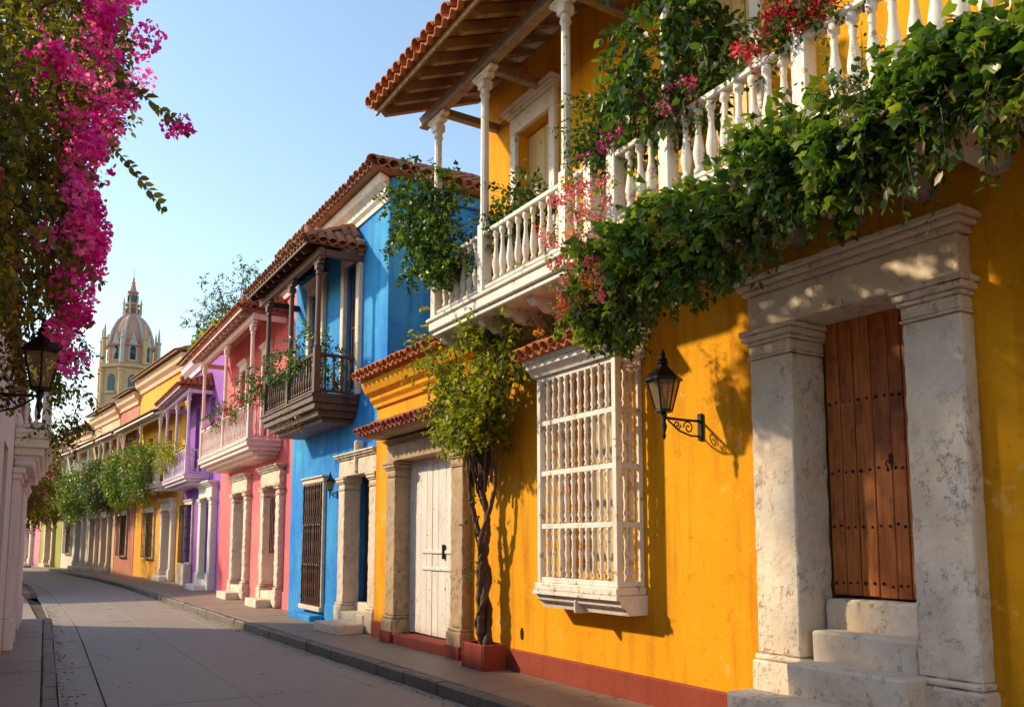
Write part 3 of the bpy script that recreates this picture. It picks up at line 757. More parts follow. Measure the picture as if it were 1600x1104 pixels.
tile_slope(hood, (G0-.14, GY+.24, 3.89), (1, 0, 0), Vector((0, -GY-.2, .30)), G1-G0+.28, 2, 'tile', .16, scale=.85, rowlen=.26)
# service door with stone frame and tile hood
S2 = surround(Y, 10.24, 12.98, .40, 3.08, 3.44, .15, .14, 'sand', .08, True, .42, rgh=.004, recess=.25)
MB().cbox(10.66, 12.56, -.3, .16, .12, .30, .015).build('step', 'red', S2)
for x0, x1 in ((10.22, 10.66), (12.56, 13.0)): MB().cbox(x0, x1, -.1, .205, .12, .33, .012).build('base_block', 'red', S2)
wd = plank_door(Y, 10.62, 12.60, .305, 3.1, -.14, 9, 'wdoor', (), .006, label='weathered white plank double door')
for z in (1.32, 1.58): MB().cbox(10.68, 12.1, -.138, -.118, z, z+.05, .006).build('batten', 'wdoor', wd)
MB().cbox(11.30, 11.36, -.137, -.10, 1.5, 1.72, .008).build('handle', 'iron', wd)
hood2 = MB().prism([(.002, 3.47), (.46, 3.47), (.52, 3.52), (.52, 3.545), (.002, 3.78)], 10.2, 13.1).build('hood_roof', 'sand', Y)
tile_slope(hood2, (10.15, .60, 3.555), (1, 0, 0), Vector((0, -.6, .26)), 3.0, 2, 'rtile', .165, scale=.88, rowlen=.30)
MB().lathe([(.03, 0), (.028, .01), (.02, .012)], 0, 0, 10).build('vent', 'dark', Y).matrix_basis = Matrix.Translation((8.92, .004, .62)) @ Matrix.Rotation(-math.pi/2, 4, 'X') @ Matrix.Diagonal((1, 2.6, 1, 1))
# moulded cornice and tiled roof of the low wing
cornice_run(Y, 9.97, 13.78, [(.002, 4.12), (.05, 4.12), (.06, 4.18), (.12, 4.24), (.13, 4.30), (.22, 4.36), (.27, 4.45), (.29, 4.50), (.29, 4.56), (.002, 4.56)], 'yellow')
lw = MB().prism([(.33, 4.57), (.33, 4.60), (-3.4, 6.3), (-3.4, 6.2), (0, 4.63), (0, 4.57)][::-1], 9.965, 13.80).build('low_roof', 'rafter', Y)
tile_slope(lw, (9.97, .42, 4.62), (1, 0, 0), Vector((0, -3.75, 1.72)), 3.85, 11, 'tile', .19, rowlen=.37)
# balconies
BL = balcony(Y, 6.12, 9.62, 1.0, 4.47, 4.66, 5.40, (6.2, 6.62, 8.30, 9.55), 7.42, 'wpaint', .042,
        under=((.04, 4.41, 4.47),), brackets=(6.35, 6.85, 7.4, 7.95, 8.5, 9.05, 9.5), short=(6.2,), sp=.155, label='white balustraded balcony with carved brackets')
BM = balcony(Y, -4, 5.92, 1.0, 4.47, 4.66, 5.36, (5.84, 5.12, 3.7, 2.2, .7, -.8, -2.3, -3.9), 7.42, 'wpaint', .05,
        under=((.04, 4.41, 4.47),), brackets=[5.6-.55*i for i in range(16)], short=(5.84,), sp=.145, ends=(False, True), label='white balustraded balcony overgrown with ivy')
# main roof over the balcony
up = Vector((0, -4.6, 1.95)).normalized()
RF = MB()
E0, EZ = 1.62, 7.56
sl = 1.95/4.6
RF.prism([(E0, EZ), (E0, EZ+.03), (-3.5, EZ+.03+sl*(E0+3.5)), (-3.5, EZ+sl*(E0+3.5))], -5, 10.12)
RF = RF.build('roof', 'soffit', Y)
tile_slope(RF, (-1.0, E0+.07, EZ+.03), (1, 0, 0), up, 11.12, 5, 'tile', .19)
corrugated('roof_tiles', RF, (-5, E0-1.75, EZ+.04+sl*1.75), (1, 0, 0), up, 15.1, 3.4, 'tile', .19)
for i in range(38):
    x = 10.04-.36*i
    zz = lambda q: EZ+(E0-q)*sl-.012
    pr = [(.002, zz(0)), (E0-.1, zz(E0-.1)), (E0-.1, zz(E0-.1)-.05), (E0-.16, zz(E0-.16)-.12), (.002, zz(0)-.12)]
    MB().prism(pr[::-1], x-.045, x+.045).build('rafter', 'rafter', RF)
MB().cbox(-4.9, 10.0, .86, 1.0, 7.421, 7.58, .015).build('beam', 'grey', RF)
for x in (9.55, 8.3, 6.62, 5.12, 3.7): MB().cbox(x-.05, x+.05, .003, .858, 7.44, 7.55, .012).build('tie_beam', 'grey', RF)
MB().cbox(-4.9, 10.1, E0-.055, E0-.02, EZ-.075, EZ-.012, .006).build('fascia_board', 'rafter', RF)
# balcony doors of the upper floor
for a0, a1 in ((8.2, 8.95), (4.95, 5.7), (1.8, 2.55)):
    s = surround(Y, a0-.16, a1+.16, .16, 7.15, 7.5, 4.68, .08, 'wpaint', .12, False, 0, 'window_frame')
    d = plank_door(Y, a0, a1, 4.76, 7.14, -.12, 4, 'shut', name='balcony_door')

# ================================================================== BLUE HOUSE
B0 = 13.80
B = thing('blue_house', 'bright blue two storey house with dark wooden balcony and tiled hip roof', 'house', (5.85, B0, 0), math.pi/2)
def la(y): return y-B0
wall_mesh(0, 5.6, 0, 8.45, [(.3, 1.8, .2, 3.1), (3.2, 4.35, .4, 3.02), (1.42, 2.08, 4.75, 7.35), (3.55, 4.3, 4.75, 7.3)], .45, 7).build('wall', 'blue', B)
MB().cbox(1.9, 3.0, .002, .035, .12, .5, .02).build('plinth', 'blue', B)
# cornice (street side and returning on the near end)
pr = [(.002, 8.02), (.04, 8.02), (.05, 8.10), (.11, 8.16), (.12, 8.24), (.22, 8.32), (.26, 8.40), (.26, 8.47), (.002, 8.47)]
cornice_run(B, 0.0, 5.6, pr, 'wpaint', m0=.6)
MB().cbox(-.10, -.003, -6.5, .002, 8.22, 8.46, .02).build('cornice', 'blue', B)
ro = MB(); a0, a1, e, zz, hz = -.32, 5.75, .42, 8.50, 10.15
ro.add([(a0, e, zz), (a1, e, zz), (a1, -3.3, hz), (2.6, -3.3, hz), (a0, -7, zz), (a1, -7, zz)], [(0, 1, 2, 3), (0, 3, 4), (4, 3, 2, 5), (0, 4, 5, 1)])
ro = ro.build('roof', 'rafter', B)
u1 = Vector((0, -3.72, hz-zz)); L1 = u1.length
tile_slope(ro, (a0, e+.05, zz+.03), (1, 0, 0), u1, a1-a0, 11, 'btile', .2, left=lambda q: min(L1, L1*q/2.92))
u2 = Vector((2.92, 0, hz-zz)); L2 = u2.length
tile_slope(ro, (a0-.05, -7, zz+.03), (0, 1, 0), u2, 7.42, 9, 'btile', .22, left=lambda q: L2*max(0, 1-abs(q-3.7)/3.72))
p, q = Vector((a0, e, zz+.09)), Vector((2.6, -3.3, hz+.09)); d = q-p; x = -d.normalized(); z = Vector((0, 0, 1)); z = (z-z.dot(x)*x).normalized(); yv = z.cross(x)
for i in range(14):
    pos = p+d*((i+1)/14.); link('tile', TILE['btile'], ro, Matrix(((x.x, yv.x, z.x, pos.x), (x.y, yv.y, z.y, pos.y), (x.z, yv.z, z.z, pos.z), (0, 0, 0, 1))) @ Matrix.Scale(1.15, 4))
# ground floor
s = surround(B, .08, 2.02, .36, 3.02, 3.46, .15, .14, 'bone', .12, True, .45, rgh=.004, key=True, recess=.2)
plank_door(B, .40, 1.66, .62, 3.05, -.3, 5, 'rwood', (1., 1.9, 2.7))
for a0, a1, y0, y1, z1 in ((.44, 1.66, -.42, -.1, .62), (.46, 1.64, -.1, .2, .46), (.36, 1.56, .2, .72, .31)): rough(MB().cbox(a0, a1, y0+.002, y1, .13, z1, .018).build('step', 'bone', s), .05, .005)
wb = bar_window(B, 3.2, 4.35, .42, 3.02, 'bone', 'dwood', 9, 3, .08, .09, 'dark', .022, turned=.034)
MB().cbox(3.0, 4.5, .04, .34, .13, .26, .02).build('step', 'blue', wb)
# dark wooden balcony and its roof
balcony(B, la(15.15), la(18.75), .92, 4.40, 4.58, 5.36, (la(15.22), la(16.95), la(18.68)), 7.2, 'dwood', .036, under=((.05, 4.28, 4.40), (.16, 4.16, 4.28), (.30, 4.06, 4.16)), sp=.155, label='dark brown wooden balcony with turned balusters')
lean_roof(B, la(14.95), la(19.3), 1.18, 7.42, 8.06, 'btile', 4, .85, 7.202, 'dwood', .40, hip0=.62)
for a0, a1, z1 in ((1.42, 2.08, 7.35), (3.55, 4.3, 7.3)):
    surround(B, a0-.2, a1+.2, .2, z1, z1+.30, 4.6, .10, 'bone', .1, False, 0, 'window_frame')
    bar_window(B, a0, a1, 4.76, z1, 'dwood', 'rwood', 5, 4, -.06, .1, 'dark', .016, frame=False)

# ================================================================== PINK HOUSE
def house(name, label, p0, p1, rz=None):
    d = Vector((p1[0]-p0[0], p1[1]-p0[1])); h = thing(name, label, 'house', (p0[0], p0[1], 0), math.atan2(d.y, d.x), 'colonial houses lining the street'); return h, d.length
K, KL = house('pink_house', 'salmon pink two storey house with white balcony and stone framed doors', (6.05, 19.42), (6.2, 28.38))
wall_mesh(0, KL, 0, 8.35, [(1.55, 2.75, .2, 3.2), (5.0, 6.3, .2, 3.2), (2.9, 3.6, 4.6, 6.9), (5.6, 6.3, 4.6, 6.9)], .45, 7).build('wall', 'pink', K)
MB().cbox(.0, 1.2, .002, .04, .12, .55, .02).build('plinth', 'pink', K)
for i, (a0, a1) in enumerate(((1.55, 2.75), (5.0, 6.3))):
    s = surround(K, a0-.34, a1+.34, .36, 3.2, 3.72, .15, .15, 'bone', .15, True, .5, rgh=.012, recess=.3)
    plank_door(K, a0, a1, .55, 3.25, -.32, 4, 'rwood' if i else 'rose', (1.4, 2.4), name='door')
    for y0, y1, z1 in ((-.3, .16, .52), (.16, .55, .34)): MB().cbox(a0+.02, a1-.02, y0, y1, .13, z1, .02).build('step', 'bone', s)
bar_window(K, 1.75, 2.55, 1.5, 2.9, 'rose', 'iron', 5, 3, .0, .1, 'rose', .014, frame=False)
balcony(K, 1.65, 8.1, .88, 4.18, 4.36, 5.25, (1.72, 4.8, 8.03), 7.35, 'ppaint', .036, under=((.06, 4.08, 4.18), (.2, 3.99, 4.08), (.36, 3.92, 3.99)), sp=.17, label='pinkish white balcony with turned balusters')
kr = lean_roof(K, 1.35, 8.5, 1.18, 7.58, 8.12, 'rtile', 4, .82, 7.352, 'ppaint', .5, hip0=.55)
for a0, a1 in ((2.9, 3.6), (5.6, 6.3)):
    surround(K, a0-.14, a1+.14, .14, 6.9, 7.2, 4.4, .08, 'ppaint', .1, False, 0, 'window_frame'); plank_door(K, a0, a1, 4.6, 6.88, -.15, 3, 'rwood', name='balcony_door')
cornice_run(K, 0, KL, [(.002, 8.0), (.06, 8.0), (.08, 8.1), (.18, 8.18), (.2, 8.36), (.002, 8.36)], 'ppaint')
mr = MB().prism([(.42, 8.4), (.42, 8.44), (-4, 10.4), (-4, 10.3)], .02, KL).build('roof', 'rafter', K)
tile_slope(mr, (.02, .46, 8.46), (1, 0, 0), Vector((0, -4.4, 1.95)), KL-.05, 6, 'btile', .22)
corrugated('roof_tiles', mr, (.02, -1.45, 9.33), (1, 0, 0), Vector((0, -4.4, 1.95)), KL-.05, 2.8, 'btile', .22)

# ================================================================== PURPLE HOUSE
U, UL = house('purple_house', 'purple house with lilac white balcony and black window grille', (6.3, 28.42), (6.4, 36.0))
wall_mesh(0, UL, 0, 8.85, [(1.3, 2.7, .2, 3.3), (5.2, 6.5, 1.0, 3.2), (1.8, 2.6, 4.6, 6.9), (4.6, 5.4, 4.6, 6.9)], .45, 7).build('wall', 'purple', U)
s = surround(U, .85, 3.15, .46, 3.3, 3.85, .15, .2, 'white', .18, True, .55, recess=.3)
plank_door(U, 1.3, 2.7, .5, 3.3, -.3, 4, 'rwood')
for y0, y1, z1 in ((-.3, .2, .48), (.2, .6, .32)): MB().cbox(1.2, 2.8, y0, y1, .13, z1, .02).build('step', 'white', s)
bar_window(U, 5.2, 6.5, 1.0, 3.2, 'bone', 'iron', 6, 5, .28, .14, 'dark', .016)
MB().cbox(5.1, 6.6, .003, .3, .13, .95, .02).build('sill_block', 'bone', U)
balcony(U, 2.4, 7.3, .85, 4.0, 4.18, 5.05, (2.47, 4.9, 7.23), 7.0, 'lpaint', .036, under=((.08, 3.9, 4.0), (.25, 3.8, 3.9)), sp=.2, label='lilac white balcony with hanging plants', far=True)
lean_roof(U, 2.1, 7.6, 1.15, 7.22, 7.75, 'rtile', 4, .8, 7.002, 'lpaint', .5, hip0=.5)
for a0, a1 in ((1.8, 2.6), (4.6, 5.4)): plank_door(U, a0, a1, 4.6, 6.9, -.15, 3, 'dwood', name='balcony_door')
cornice_run(U, 0, UL, [(.002, 8.3), (.08, 8.3), (.1, 8.45), (.25, 8.6), (.3, 8.86), (.002, 8.86)], 'lpaint')
mr = MB().prism([(.45, 8.9), (.45, 8.94), (-4, 10.7), (-4, 10.6)], .02, UL).build('roof', 'rafter', U)
corrugated('roof_tiles', mr, (.02, .5, 8.95), (1, 0, 0), Vector((0, -4.45, 1.78)), UL-.05, 4.7, 'btile', .24)

# ================================================================== AMBER HOUSE and the row beyond
def row_house(name, label, p0, p1, H, mat, frame, openings, balc=None, roofmat='btile', corn='cream', roof_hip=False):
    h, L = house(name, label, p0, p1)
    ops = []; 
    for kind, f, wd in openings: ops.append((f*L-wd/2, f*L+wd/2, .2 if kind == 'd' else 1.1, 3.1))
    if balc:
        for f in (.3, .7): ops.append((f*L-.4, f*L+.4, 4.5, 6.6))
    wall_mesh(0, L, 0, H, ops, .4, 7).build('wall', mat, h)
    for (kind, f, wd), o in zip(openings, ops):
        if kind == 'd':
            s = surround(h, o[0]-.3, o[1]+.3, .32, 3.1, 3.6, .15, .18, frame, .15, True, .5, recess=.2)
            plank_door(h, o[0], o[1], .4, 3.1, -.3, 3, 'rwood' if f < .5 else 'dwood')
            MB().cbox(o[0]-.05, o[1]+.05, -.2, .5, .13, .36, .02).build('step', frame, s)
        else:
            bar_window(h, o[0], o[1], 1.1, 3.1, frame, 'iron', 5, 4, .22, .14, 'dark', .018)
    if balc:
        balcony(h, L*.08, L*.92, .9, 4.0, 4.18, 5.05, (L*.08+.07, L*.5, L*.92-.07), 6.9, balc, .036, under=((.1, 3.88, 4.0),), sp=.26, far=True)
        lean_roof(h, L*.04, L*.96, 1.2, 7.05, 7.6, roofmat, 4, .82, 6.902, balc, .7, objs=False, far=True)
        for o in ops[len(openings):]: plank_door(h, o[0], o[1], 4.5, 6.6, -.15, 2, 'dwood', name='balcony_door')
    cornice_run(h, 0, L, [(.002, H-.62), (.08, H-.62), (.1, H-.45), (.25, H-.3), (.3, H), (.002, H)], corn)
    mr = MB().prism([(.5, H+.03), (.5, H+.07), (-4, H+1.8), (-4, H+1.7)], .02, L).build('roof', 'rafter', h)
    corrugated('roof_tiles', mr, (.02, .55, H+.08), (1, 0, 0), Vector((0, -4.5, 1.75)), L-.05, 4.7, roofmat, .26)
    MB().add([(-.0, 0, H), (0, -7, H), (0, -4, H+1.7)], [(0, 1, 2)]).build('gable', mat, h)
    return h
row_house('amber_house', 'amber yellow house beyond the purple one, balcony smothered in greenery', (6.4, 36.04), (5.72, 44.4), 9.6, 'orange', 'white', (('d', .22, 1.3), ('w', .62, 1.3)), 'wpaint', corn='cream')
row_house('rust_house', 'narrow rust coloured house beside the amber one', (5.70, 44.44), (5.3, 48.4), 9.2, 'rust', 'bone', (('w', .5, 1.2),), 'wpaint')
row_house('cream_house', 'cream house with two stone doorways beyond the rust coloured one', (5.28, 48.44), (4.6, 55.0), 9.0, 'cream', 'bone', (('d', .25, 1.3), ('d', .72, 1.3)), 'wpaint')
row_house('white_house', 'white house with stone doorways farther along the curving row', (4.58, 55.04), (3.6, 61.4), 8.6, 'white', 'white', (('d', .25, 1.3), ('w', .7, 1.2)), 'wpaint', 'rtile')
row_house('olive_house', 'olive green house in the bend of the street', (3.58, 61.44), (2.6, 66.0), 8.0, 'olive', 'bone', (('d', .5, 1.3),), 'wpaint')
row_house('rose_house', 'rose pink house in the bend of the street', (2.58, 66.04), (1.3, 70.5), 8.3, 'rose', 'white', (('d', .5, 1.3),), None)
row_house('mint_house', 'pale mint green house where the street turns away', (1.28, 70.54), (-.5, 76.0), 7.8, 'mint', 'white', (('d', .35, 1.3), ('w', .75, 1.)), 'wpaint')
row_house('lavender_house', 'lavender white house closing the view down the street', (-.52, 76.04), (-4., 84.), 8.0, 'lav', 'white', (('d', .3, 1.3), ('w', .7, 1.2)), None)

# ================================================================== LEFT SIDE
lx = wallL(21)
LA = thing('white_house', 'lavender white house across the street with layered balcony and pilasters', 'house', (lx, 21, 0), math.atan2(-1, -.0447))
HL = 4.15
wall_mesh(0, 30, 0, HL, [(3.2, 4.4, .2, 3.0), (8, 9.2, .2, 3.0), (13, 14.2, .2, 3.)], .4, 8).build('wall', 'lav', LA)
for o in ((3.2, 4.4), (8, 9.2), (13, 14.2)): plank_door(LA, o[0], o[1], .2, 3.0, -.25, 4, 'dwood')
for x in (.02, .75, 1.6, 2.5, 4.75, 5.9):
    m = MB(); m.cbox(x, x+.3, .002, .10, .6, 2.72, .012); m.cbox(x-.03, x+.33, .002, .14, .12, .6, .02)
    m.cbox(x-.03, x+.33, .002, .13, 2.72, 2.80, .01); m.cbox(x-.06, x+.36, .002, .17, 2.80, 2.90, .02); m.build('pilaster', 'lav', LA)
MB().cbox(.35, .72, .002, .03, .12, 2.7, .01).build('panel', 'orange', LA)
balcony(LA, 1.0, 6.2, .50, 3.36, 3.50, 4.25, (1.08, 3.6, 6.12), 4.25, 'wpaint', .036, under=((.04, 3.22, 3.36), (.10, 3.10, 3.22), (.16, 3.02, 3.10)), brackets=(), sp=.16, label='layered white balcony with pale mouldings')
MB().cbox(1.15, 6.1, .003, .30, 2.92, 3.02, .03).build('corbel_moulding', 'lav', LA)
wall_mesh(11.6, 14.2, HL-.1, 5.6, [], .3, 5, yf=-.95).build('upper_wall', 'lav', LA)
cornice_run(LA, 11.5, 14.3, [(-.952, 5.45), (-.8, 5.45), (-.75, 5.61), (-.952, 5.61)], 'wpaint')
UR = MB().prism([(-.7, 5.65), (-.7, 5.69), (-4, 6.9), (-4, 6.8)], 11.45, 14.35).build('upper_roof', 'rafter', LA)
tile_slope(UR, (11.45, -.66, 5.71), (1, 0, 0), Vector((0, -3.3, 1.21)), 2.9, 4, 'btile', .22)
LR = MB().prism([(.03, HL-.06), (.03, HL), (-4, HL+1.8), (-4, HL+1.7)], .0, 30).build('roof', 'rafter', LA)
tile_slope(LR, (0, .05, HL+.02), (1, 0, 0), Vector((0, -4.3, 1.8)), 24., 2, 'btile', .22)
corrugated('roof_tiles', LR, (0, -.55, HL+.29), (1, 0, 0), Vector((0, -4.3, 1.8)), 30., 3.8, 'btile', .24)
LB, LBL = house('cream_house', 'cream house on the far corner of the side street', (-.6, 62.), (.45, 32.5))
wall_mesh(0, LBL, 0, 4.3, [(8, 9.2, .2, 3.0), (20, 21.2, .2, 3.0), (27, 28.2, .2, 3.)], .4, 4.2).build('wall', 'cream', LB)
for o in ((8, 9.2), (20, 21.2), (27, 28.2)): plank_door(LB, o[0], o[1], .2, 3., -.25, 4, 'dwood')
mr = MB().prism([(.15, 4.32), (.15, 4.36), (-3, 5.5), (-3, 5.4)], .02, LBL).build('roof', 'rafter', LB)
corrugated('roof_tiles', mr, (.02, .2, 4.37), (1, 0, 0), Vector((0, -3.2, 1.15)), LBL, 3.3, 'btile', .26)

# ================================================================== CATHEDRAL DOME
k = 200/110.
CH = thing('cathedral_tower', 'salmon domed cathedral tower with grey ribs, stone lantern and slender spire', 'church', (12.75*k, 200, 0))
def cz(z): return 1.75+(z-1.75)*k
r = 2.6*k; oct_ = math.pi/8
MB().lathe([(r*1.28, 0), (r*1.28, cz(22.4)), (r*1.42, cz(22.5)), (r*1.42, cz(22.8)), (r*1.2, cz(22.9)), (r*1.2, cz(23.0))], 0, 0, 8, oct_).build('tower_base', 'towr', CH)
for i in range(8):
    q = oct_+i*math.pi/4; q2 = i*math.pi/4
    MB().lathe([(.5, cz(17)), (.5, cz(22.0)), (.7, cz(22.1)), (.7, cz(22.3)), (.5, cz(22.35))], r*1.28*math.cos(q), r*1.28*math.sin(q), 8).build('column', 'towr', CH)
    wn = link('window', MB().prismx([(-.8, cz(19.6)), (.8, cz(19.6)), (.8, cz(21.2)), (.4, cz(21.6)), (0, cz(21.7)), (-.4, cz(21.6)), (-.8, cz(21.2))], -.15, .2).mesh('window', 'win'), CH, Matrix.Rotation(q2+math.pi/2, 4, 'Z') @ Matrix.Translation((0, -r*1.28*math.cos(oct_), 0)))
    link('sill', MB().box(-1.1, 1.1, -.5, .1, cz(19.35), cz(19.58)).mesh('sill', 'rib'), wn)
MB().lathe([(r*1.02, cz(23)), (r*1.02, cz(25.2)), (r*1.12, cz(25.3)), (r*1.12, cz(25.5)), (r, cz(25.55))], 0, 0, 8, oct_).build('drum', 'dome', CH)
dp = [(r*math.cos(t)*.99+(.12*r if t > 1.2 else 0)*0, cz(25.5)+(cz(29.6)-cz(25.5))*math.sin(t)) for t in np.linspace(0, 1.36, 12)]
MB().lathe(dp, 0, 0, 8, oct_).build('dome', 'dome', CH, True)
for i in range(8):
    q = oct_+i*math.pi/4; m = MB(); m.tube([(rr*1.0*math.cos(q), rr*math.sin(q), z) for rr, z in dp], .30, 6); m.build('rib', 'rib', CH, True)
    q2 = i*math.pi/4; f = math.cos(oct_)*r*1.0; w2 = .62
    m = MB(); aw = [(-.55, cz(23.6)), (.55, cz(23.6)), (.55, cz(24.9)), (.38, cz(25.15)), (0, cz(25.3)), (-.38, cz(25.15)), (-.55, cz(24.9))]
    ma = Matrix.Rotation(q2+math.pi/2, 4, 'Z') @ Matrix.Translation((0, -f*1.03, 0))
    wn = link('window', MB().prismx(aw, -.12, .1).mesh('window', 'win', True), CH, ma)
    aw2 = [(x*1.75, cz(23.3)+(z-cz(23.6))*1.32) for x, z in aw]+[]
    link('window_frame', MB().prismx([(x*1.6, cz(23.4)+(z-cz(23.6))*1.2) for x, z in aw], -.02, .3).mesh('window_frame', 'rib'), wn)
    link('gable', MB().prismx([(-.95, cz(25.5)), (.95, cz(25.5)), (.5, cz(26.0)), (.32, cz(26.5)), (0, cz(26.9)), (-.32, cz(26.5)), (-.5, cz(26.0))], -.3, .9).mesh('gable', 'rib'), wn)
    MB().lathe([(.45, cz(23)), (.45, cz(26.0)), (.62, cz(26.05)), (.62, cz(26.2)), (.32, cz(26.3)), (.22, cz(27.3)), (.04, cz(28.0))], r*1.26*math.cos(q), r*1.26*math.sin(q), 8).build('pinnacle', 'rib' if i % 2 else 'towr', CH)
lt = [(1.45, 29.2), (1.45, 29.6), (1.0, 29.65), (.98, 30.7), (1.3, 30.75), (1.3, 30.95), (.8, 31.0), (.74, 32.3), (1.0, 32.35), (1.0, 32.55), (.62, 32.6), (.28, 33.6), (.34, 33.65), (.34, 33.8), (.14, 33.85), (.22, 34.1), (.1, 34.35), (.05, 34.5), (.03, 35.6)]
MB().lathe([(a*1.22, cz(z)) for a, z in lt], 0, 0, 8, oct_).build('spire', 'dome', CH)
for i in range(8):
    q = oct_+i*math.pi/4
    MB().lathe([(.16, cz(29.6)), (.16, cz(30.9)), (.26, cz(31)), (.12, cz(31.1)), (.03, cz(31.8))], 1.9*math.cos(q), 1.9*math.sin(q), 6).build('pinnacle', 'towr', CH)
    q2 = i*math.pi/4
    link('opening', MB().prismx([(-.28, cz(31.2)), (.28, cz(31.2)), (.28, cz(31.9)), (0, cz(32.15)), (-.28, cz(31.9))], -.1, .1).mesh('opening', 'win'), CH, Matrix.Rotation(q2+math.pi/2, 4, 'Z') @ Matrix.Translation((0, -1.05, 0)))
    link('opening', MB().prismx([(-.3, cz(29.8)), (.3, cz(29.8)), (.3, cz(30.3)), (0, cz(30.5)), (-.3, cz(30.3))], -.1, .1).mesh('opening', 'win'), CH, Matrix.Rotation(q2+math.pi/2, 4, 'Z') @ Matrix.Translation((0, -1.36, 0)))

# ================================================================== LANTERNS
def lantern(name, label, loc, rz, k=1., arm=.47, wide=1., lh=1.):
    """local y points out of the wall; origin on the wall at the bracket plate"""
    t = thing(name, label, 'lantern', loc, rz, 'wall lanterns')
    MB().cbox(-.035*k, .035*k, .0, .03*k, -.14*k, .14*k, .012).build('wall_plate', 'iron', t)
    b = MB(); b.tube([(0, .02, .06*k), (0, arm*.5, .055*k), (0, arm, .06*k)], .014*k, 7); b.tube([(0, arm, -.13*k), (0, arm, .12*k)], [.008*k, .018*k], 8)
    b.lathe([(.006*k, -.16*k), (.02*k, -.13*k), (.012*k, -.10*k), (.03*k, -.03*k), (.016*k, .02*k), (.034*k, .08*k), (.02*k, .12*k)], 0, arm, 10); b.build('arm', 'iron', t, True)
    for s, (c0, c1, r0) in enumerate(((.36, -.02, .07), (.66, .0, .05))):
        pts = [(0, arm*c0+r0*k*(1-i/26.)*math.cos(i*.42+s*3.14), c1*k+r0*k*(1-i/26.)*math.sin(i*.42+s*3.14)) for i in range(22)]
        MB().tube(pts, .008*k, 5).build('scroll', 'iron', t, True)
    MB().tube([(0, .02, -.10*k), (0, arm*.3, -.10*k), (0, arm*.6, -.06*k), (0, arm*.9, .04*k)], .010*k, 6).build('brace', 'iron', t, True)
    r0, r1, z0, z1 = .085*k*wide, .165*k*wide, .13*k, .13*k+.30*k*lh
    f = MB(); f.lathe([(r0*.9, z0-.02*k), (r0*1.08, z0-.015*k), (r0*1.08, z0+.01*k), (r0*.95, z0+.014*k)], 0, arm, 6)
    for i in range(6):
        q = i*math.pi/3; f.tube([(r0*math.cos(q), arm+r0*math.sin(q), z0), (r1*math.cos(q), arm+r1*math.sin(q), z1)], .009*k, 5)
    f.build('frame', 'iron', t)
    for i in range(6):
        q, q2 = i*math.pi/3, (i+1)*math.pi/3
        P = [(r0*math.cos(q), arm+r0*math.sin(q), z0), (r0*math.cos(q2), arm+r0*math.sin(q2), z0), (r1*math.cos(q2), arm+r1*math.sin(q2), z1), (r1*math.cos(q), arm+r1*math.sin(q), z1)]
        Q = [(x*.97, arm+(yy-arm)*.97, z) for x, yy, z in P]
        MB().add(P+Q, [(0, 1, 2, 3), (7, 6, 5, 4), (0, 4, 5, 1), (1, 5, 6, 2), (2, 6, 7, 3), (3, 7, 4, 0)]).build('pane', 'glass', t)
    rf = MB().lathe([(r1*1.02, z1-.005*k), (r1*1.2, z1+.0), (r1*1.2, z1+.02*k), (r1*.75, z1+.09*k), (r1*.36, z1+.15*k), (r1*.32, z1+.165*k), (r1*.42, z1+.175*k), (r1*.42, z1+.19*k), (r1*.26, z1+.20*k)], 0, arm, 6).build('cap', 'iron', t)
    MB().lathe([(r1*.26, z1+.20*k), (r1*.32, z1+.22*k), (r1*.15, z1+.25*k), (r1*.18, z1+.27*k), (.004, z1+.33*k)], 0, arm, 8).build('finial', 'iron', rf, True)
    MB().lathe([(.018*k, z0), (.018*k, z0+.12*k), (.012*k, z0+.14*k)], 0, arm, 8).build('candle', 'candle', t, True)
    return t
lantern('wall_lantern', 'black iron lantern on scrolled bracket between window grille and stone portal', (5.65, 5.73, 2.84), math.pi/2, .92, .47)
lantern('wall_lantern', 'small black lantern on the blue wall beside the stone doorway', (5.85, 16.25, 2.72), math.pi/2, .6, .16)
lantern('wall_lantern', 'large iron lantern with amber panes under the bougainvillea', (wallL(8.0), 8.0, 2.92), math.atan2(-1, -.0447), .92, .40, 1.0, 1.1)

# ================================================================== PLANTS
def RS(n): return np.random.RandomState(n)
def box_pts(rs, n, x, y, z): return np.stack([rs.uniform(*x, n), rs.uniform(*y, n), rs.uniform(*z, n)], 1)
def vine(name, label, cat, base, seed, org, dr, ln, step, droop, sz, shape, mat, group=None, twig=.006, every=2, part='foliage'):
    t = thing(name, label, cat, base, 0, group); rs = RS(seed)
    P, D, Nn, S, lines = sprig_leaves(rs, org, dr, ln, step, droop, sz)
    leaves(part, t, P, D, Nn, S, shape, mat, rs); stems('stems', t, lines, twig, 'twig', 3, every)
    return t

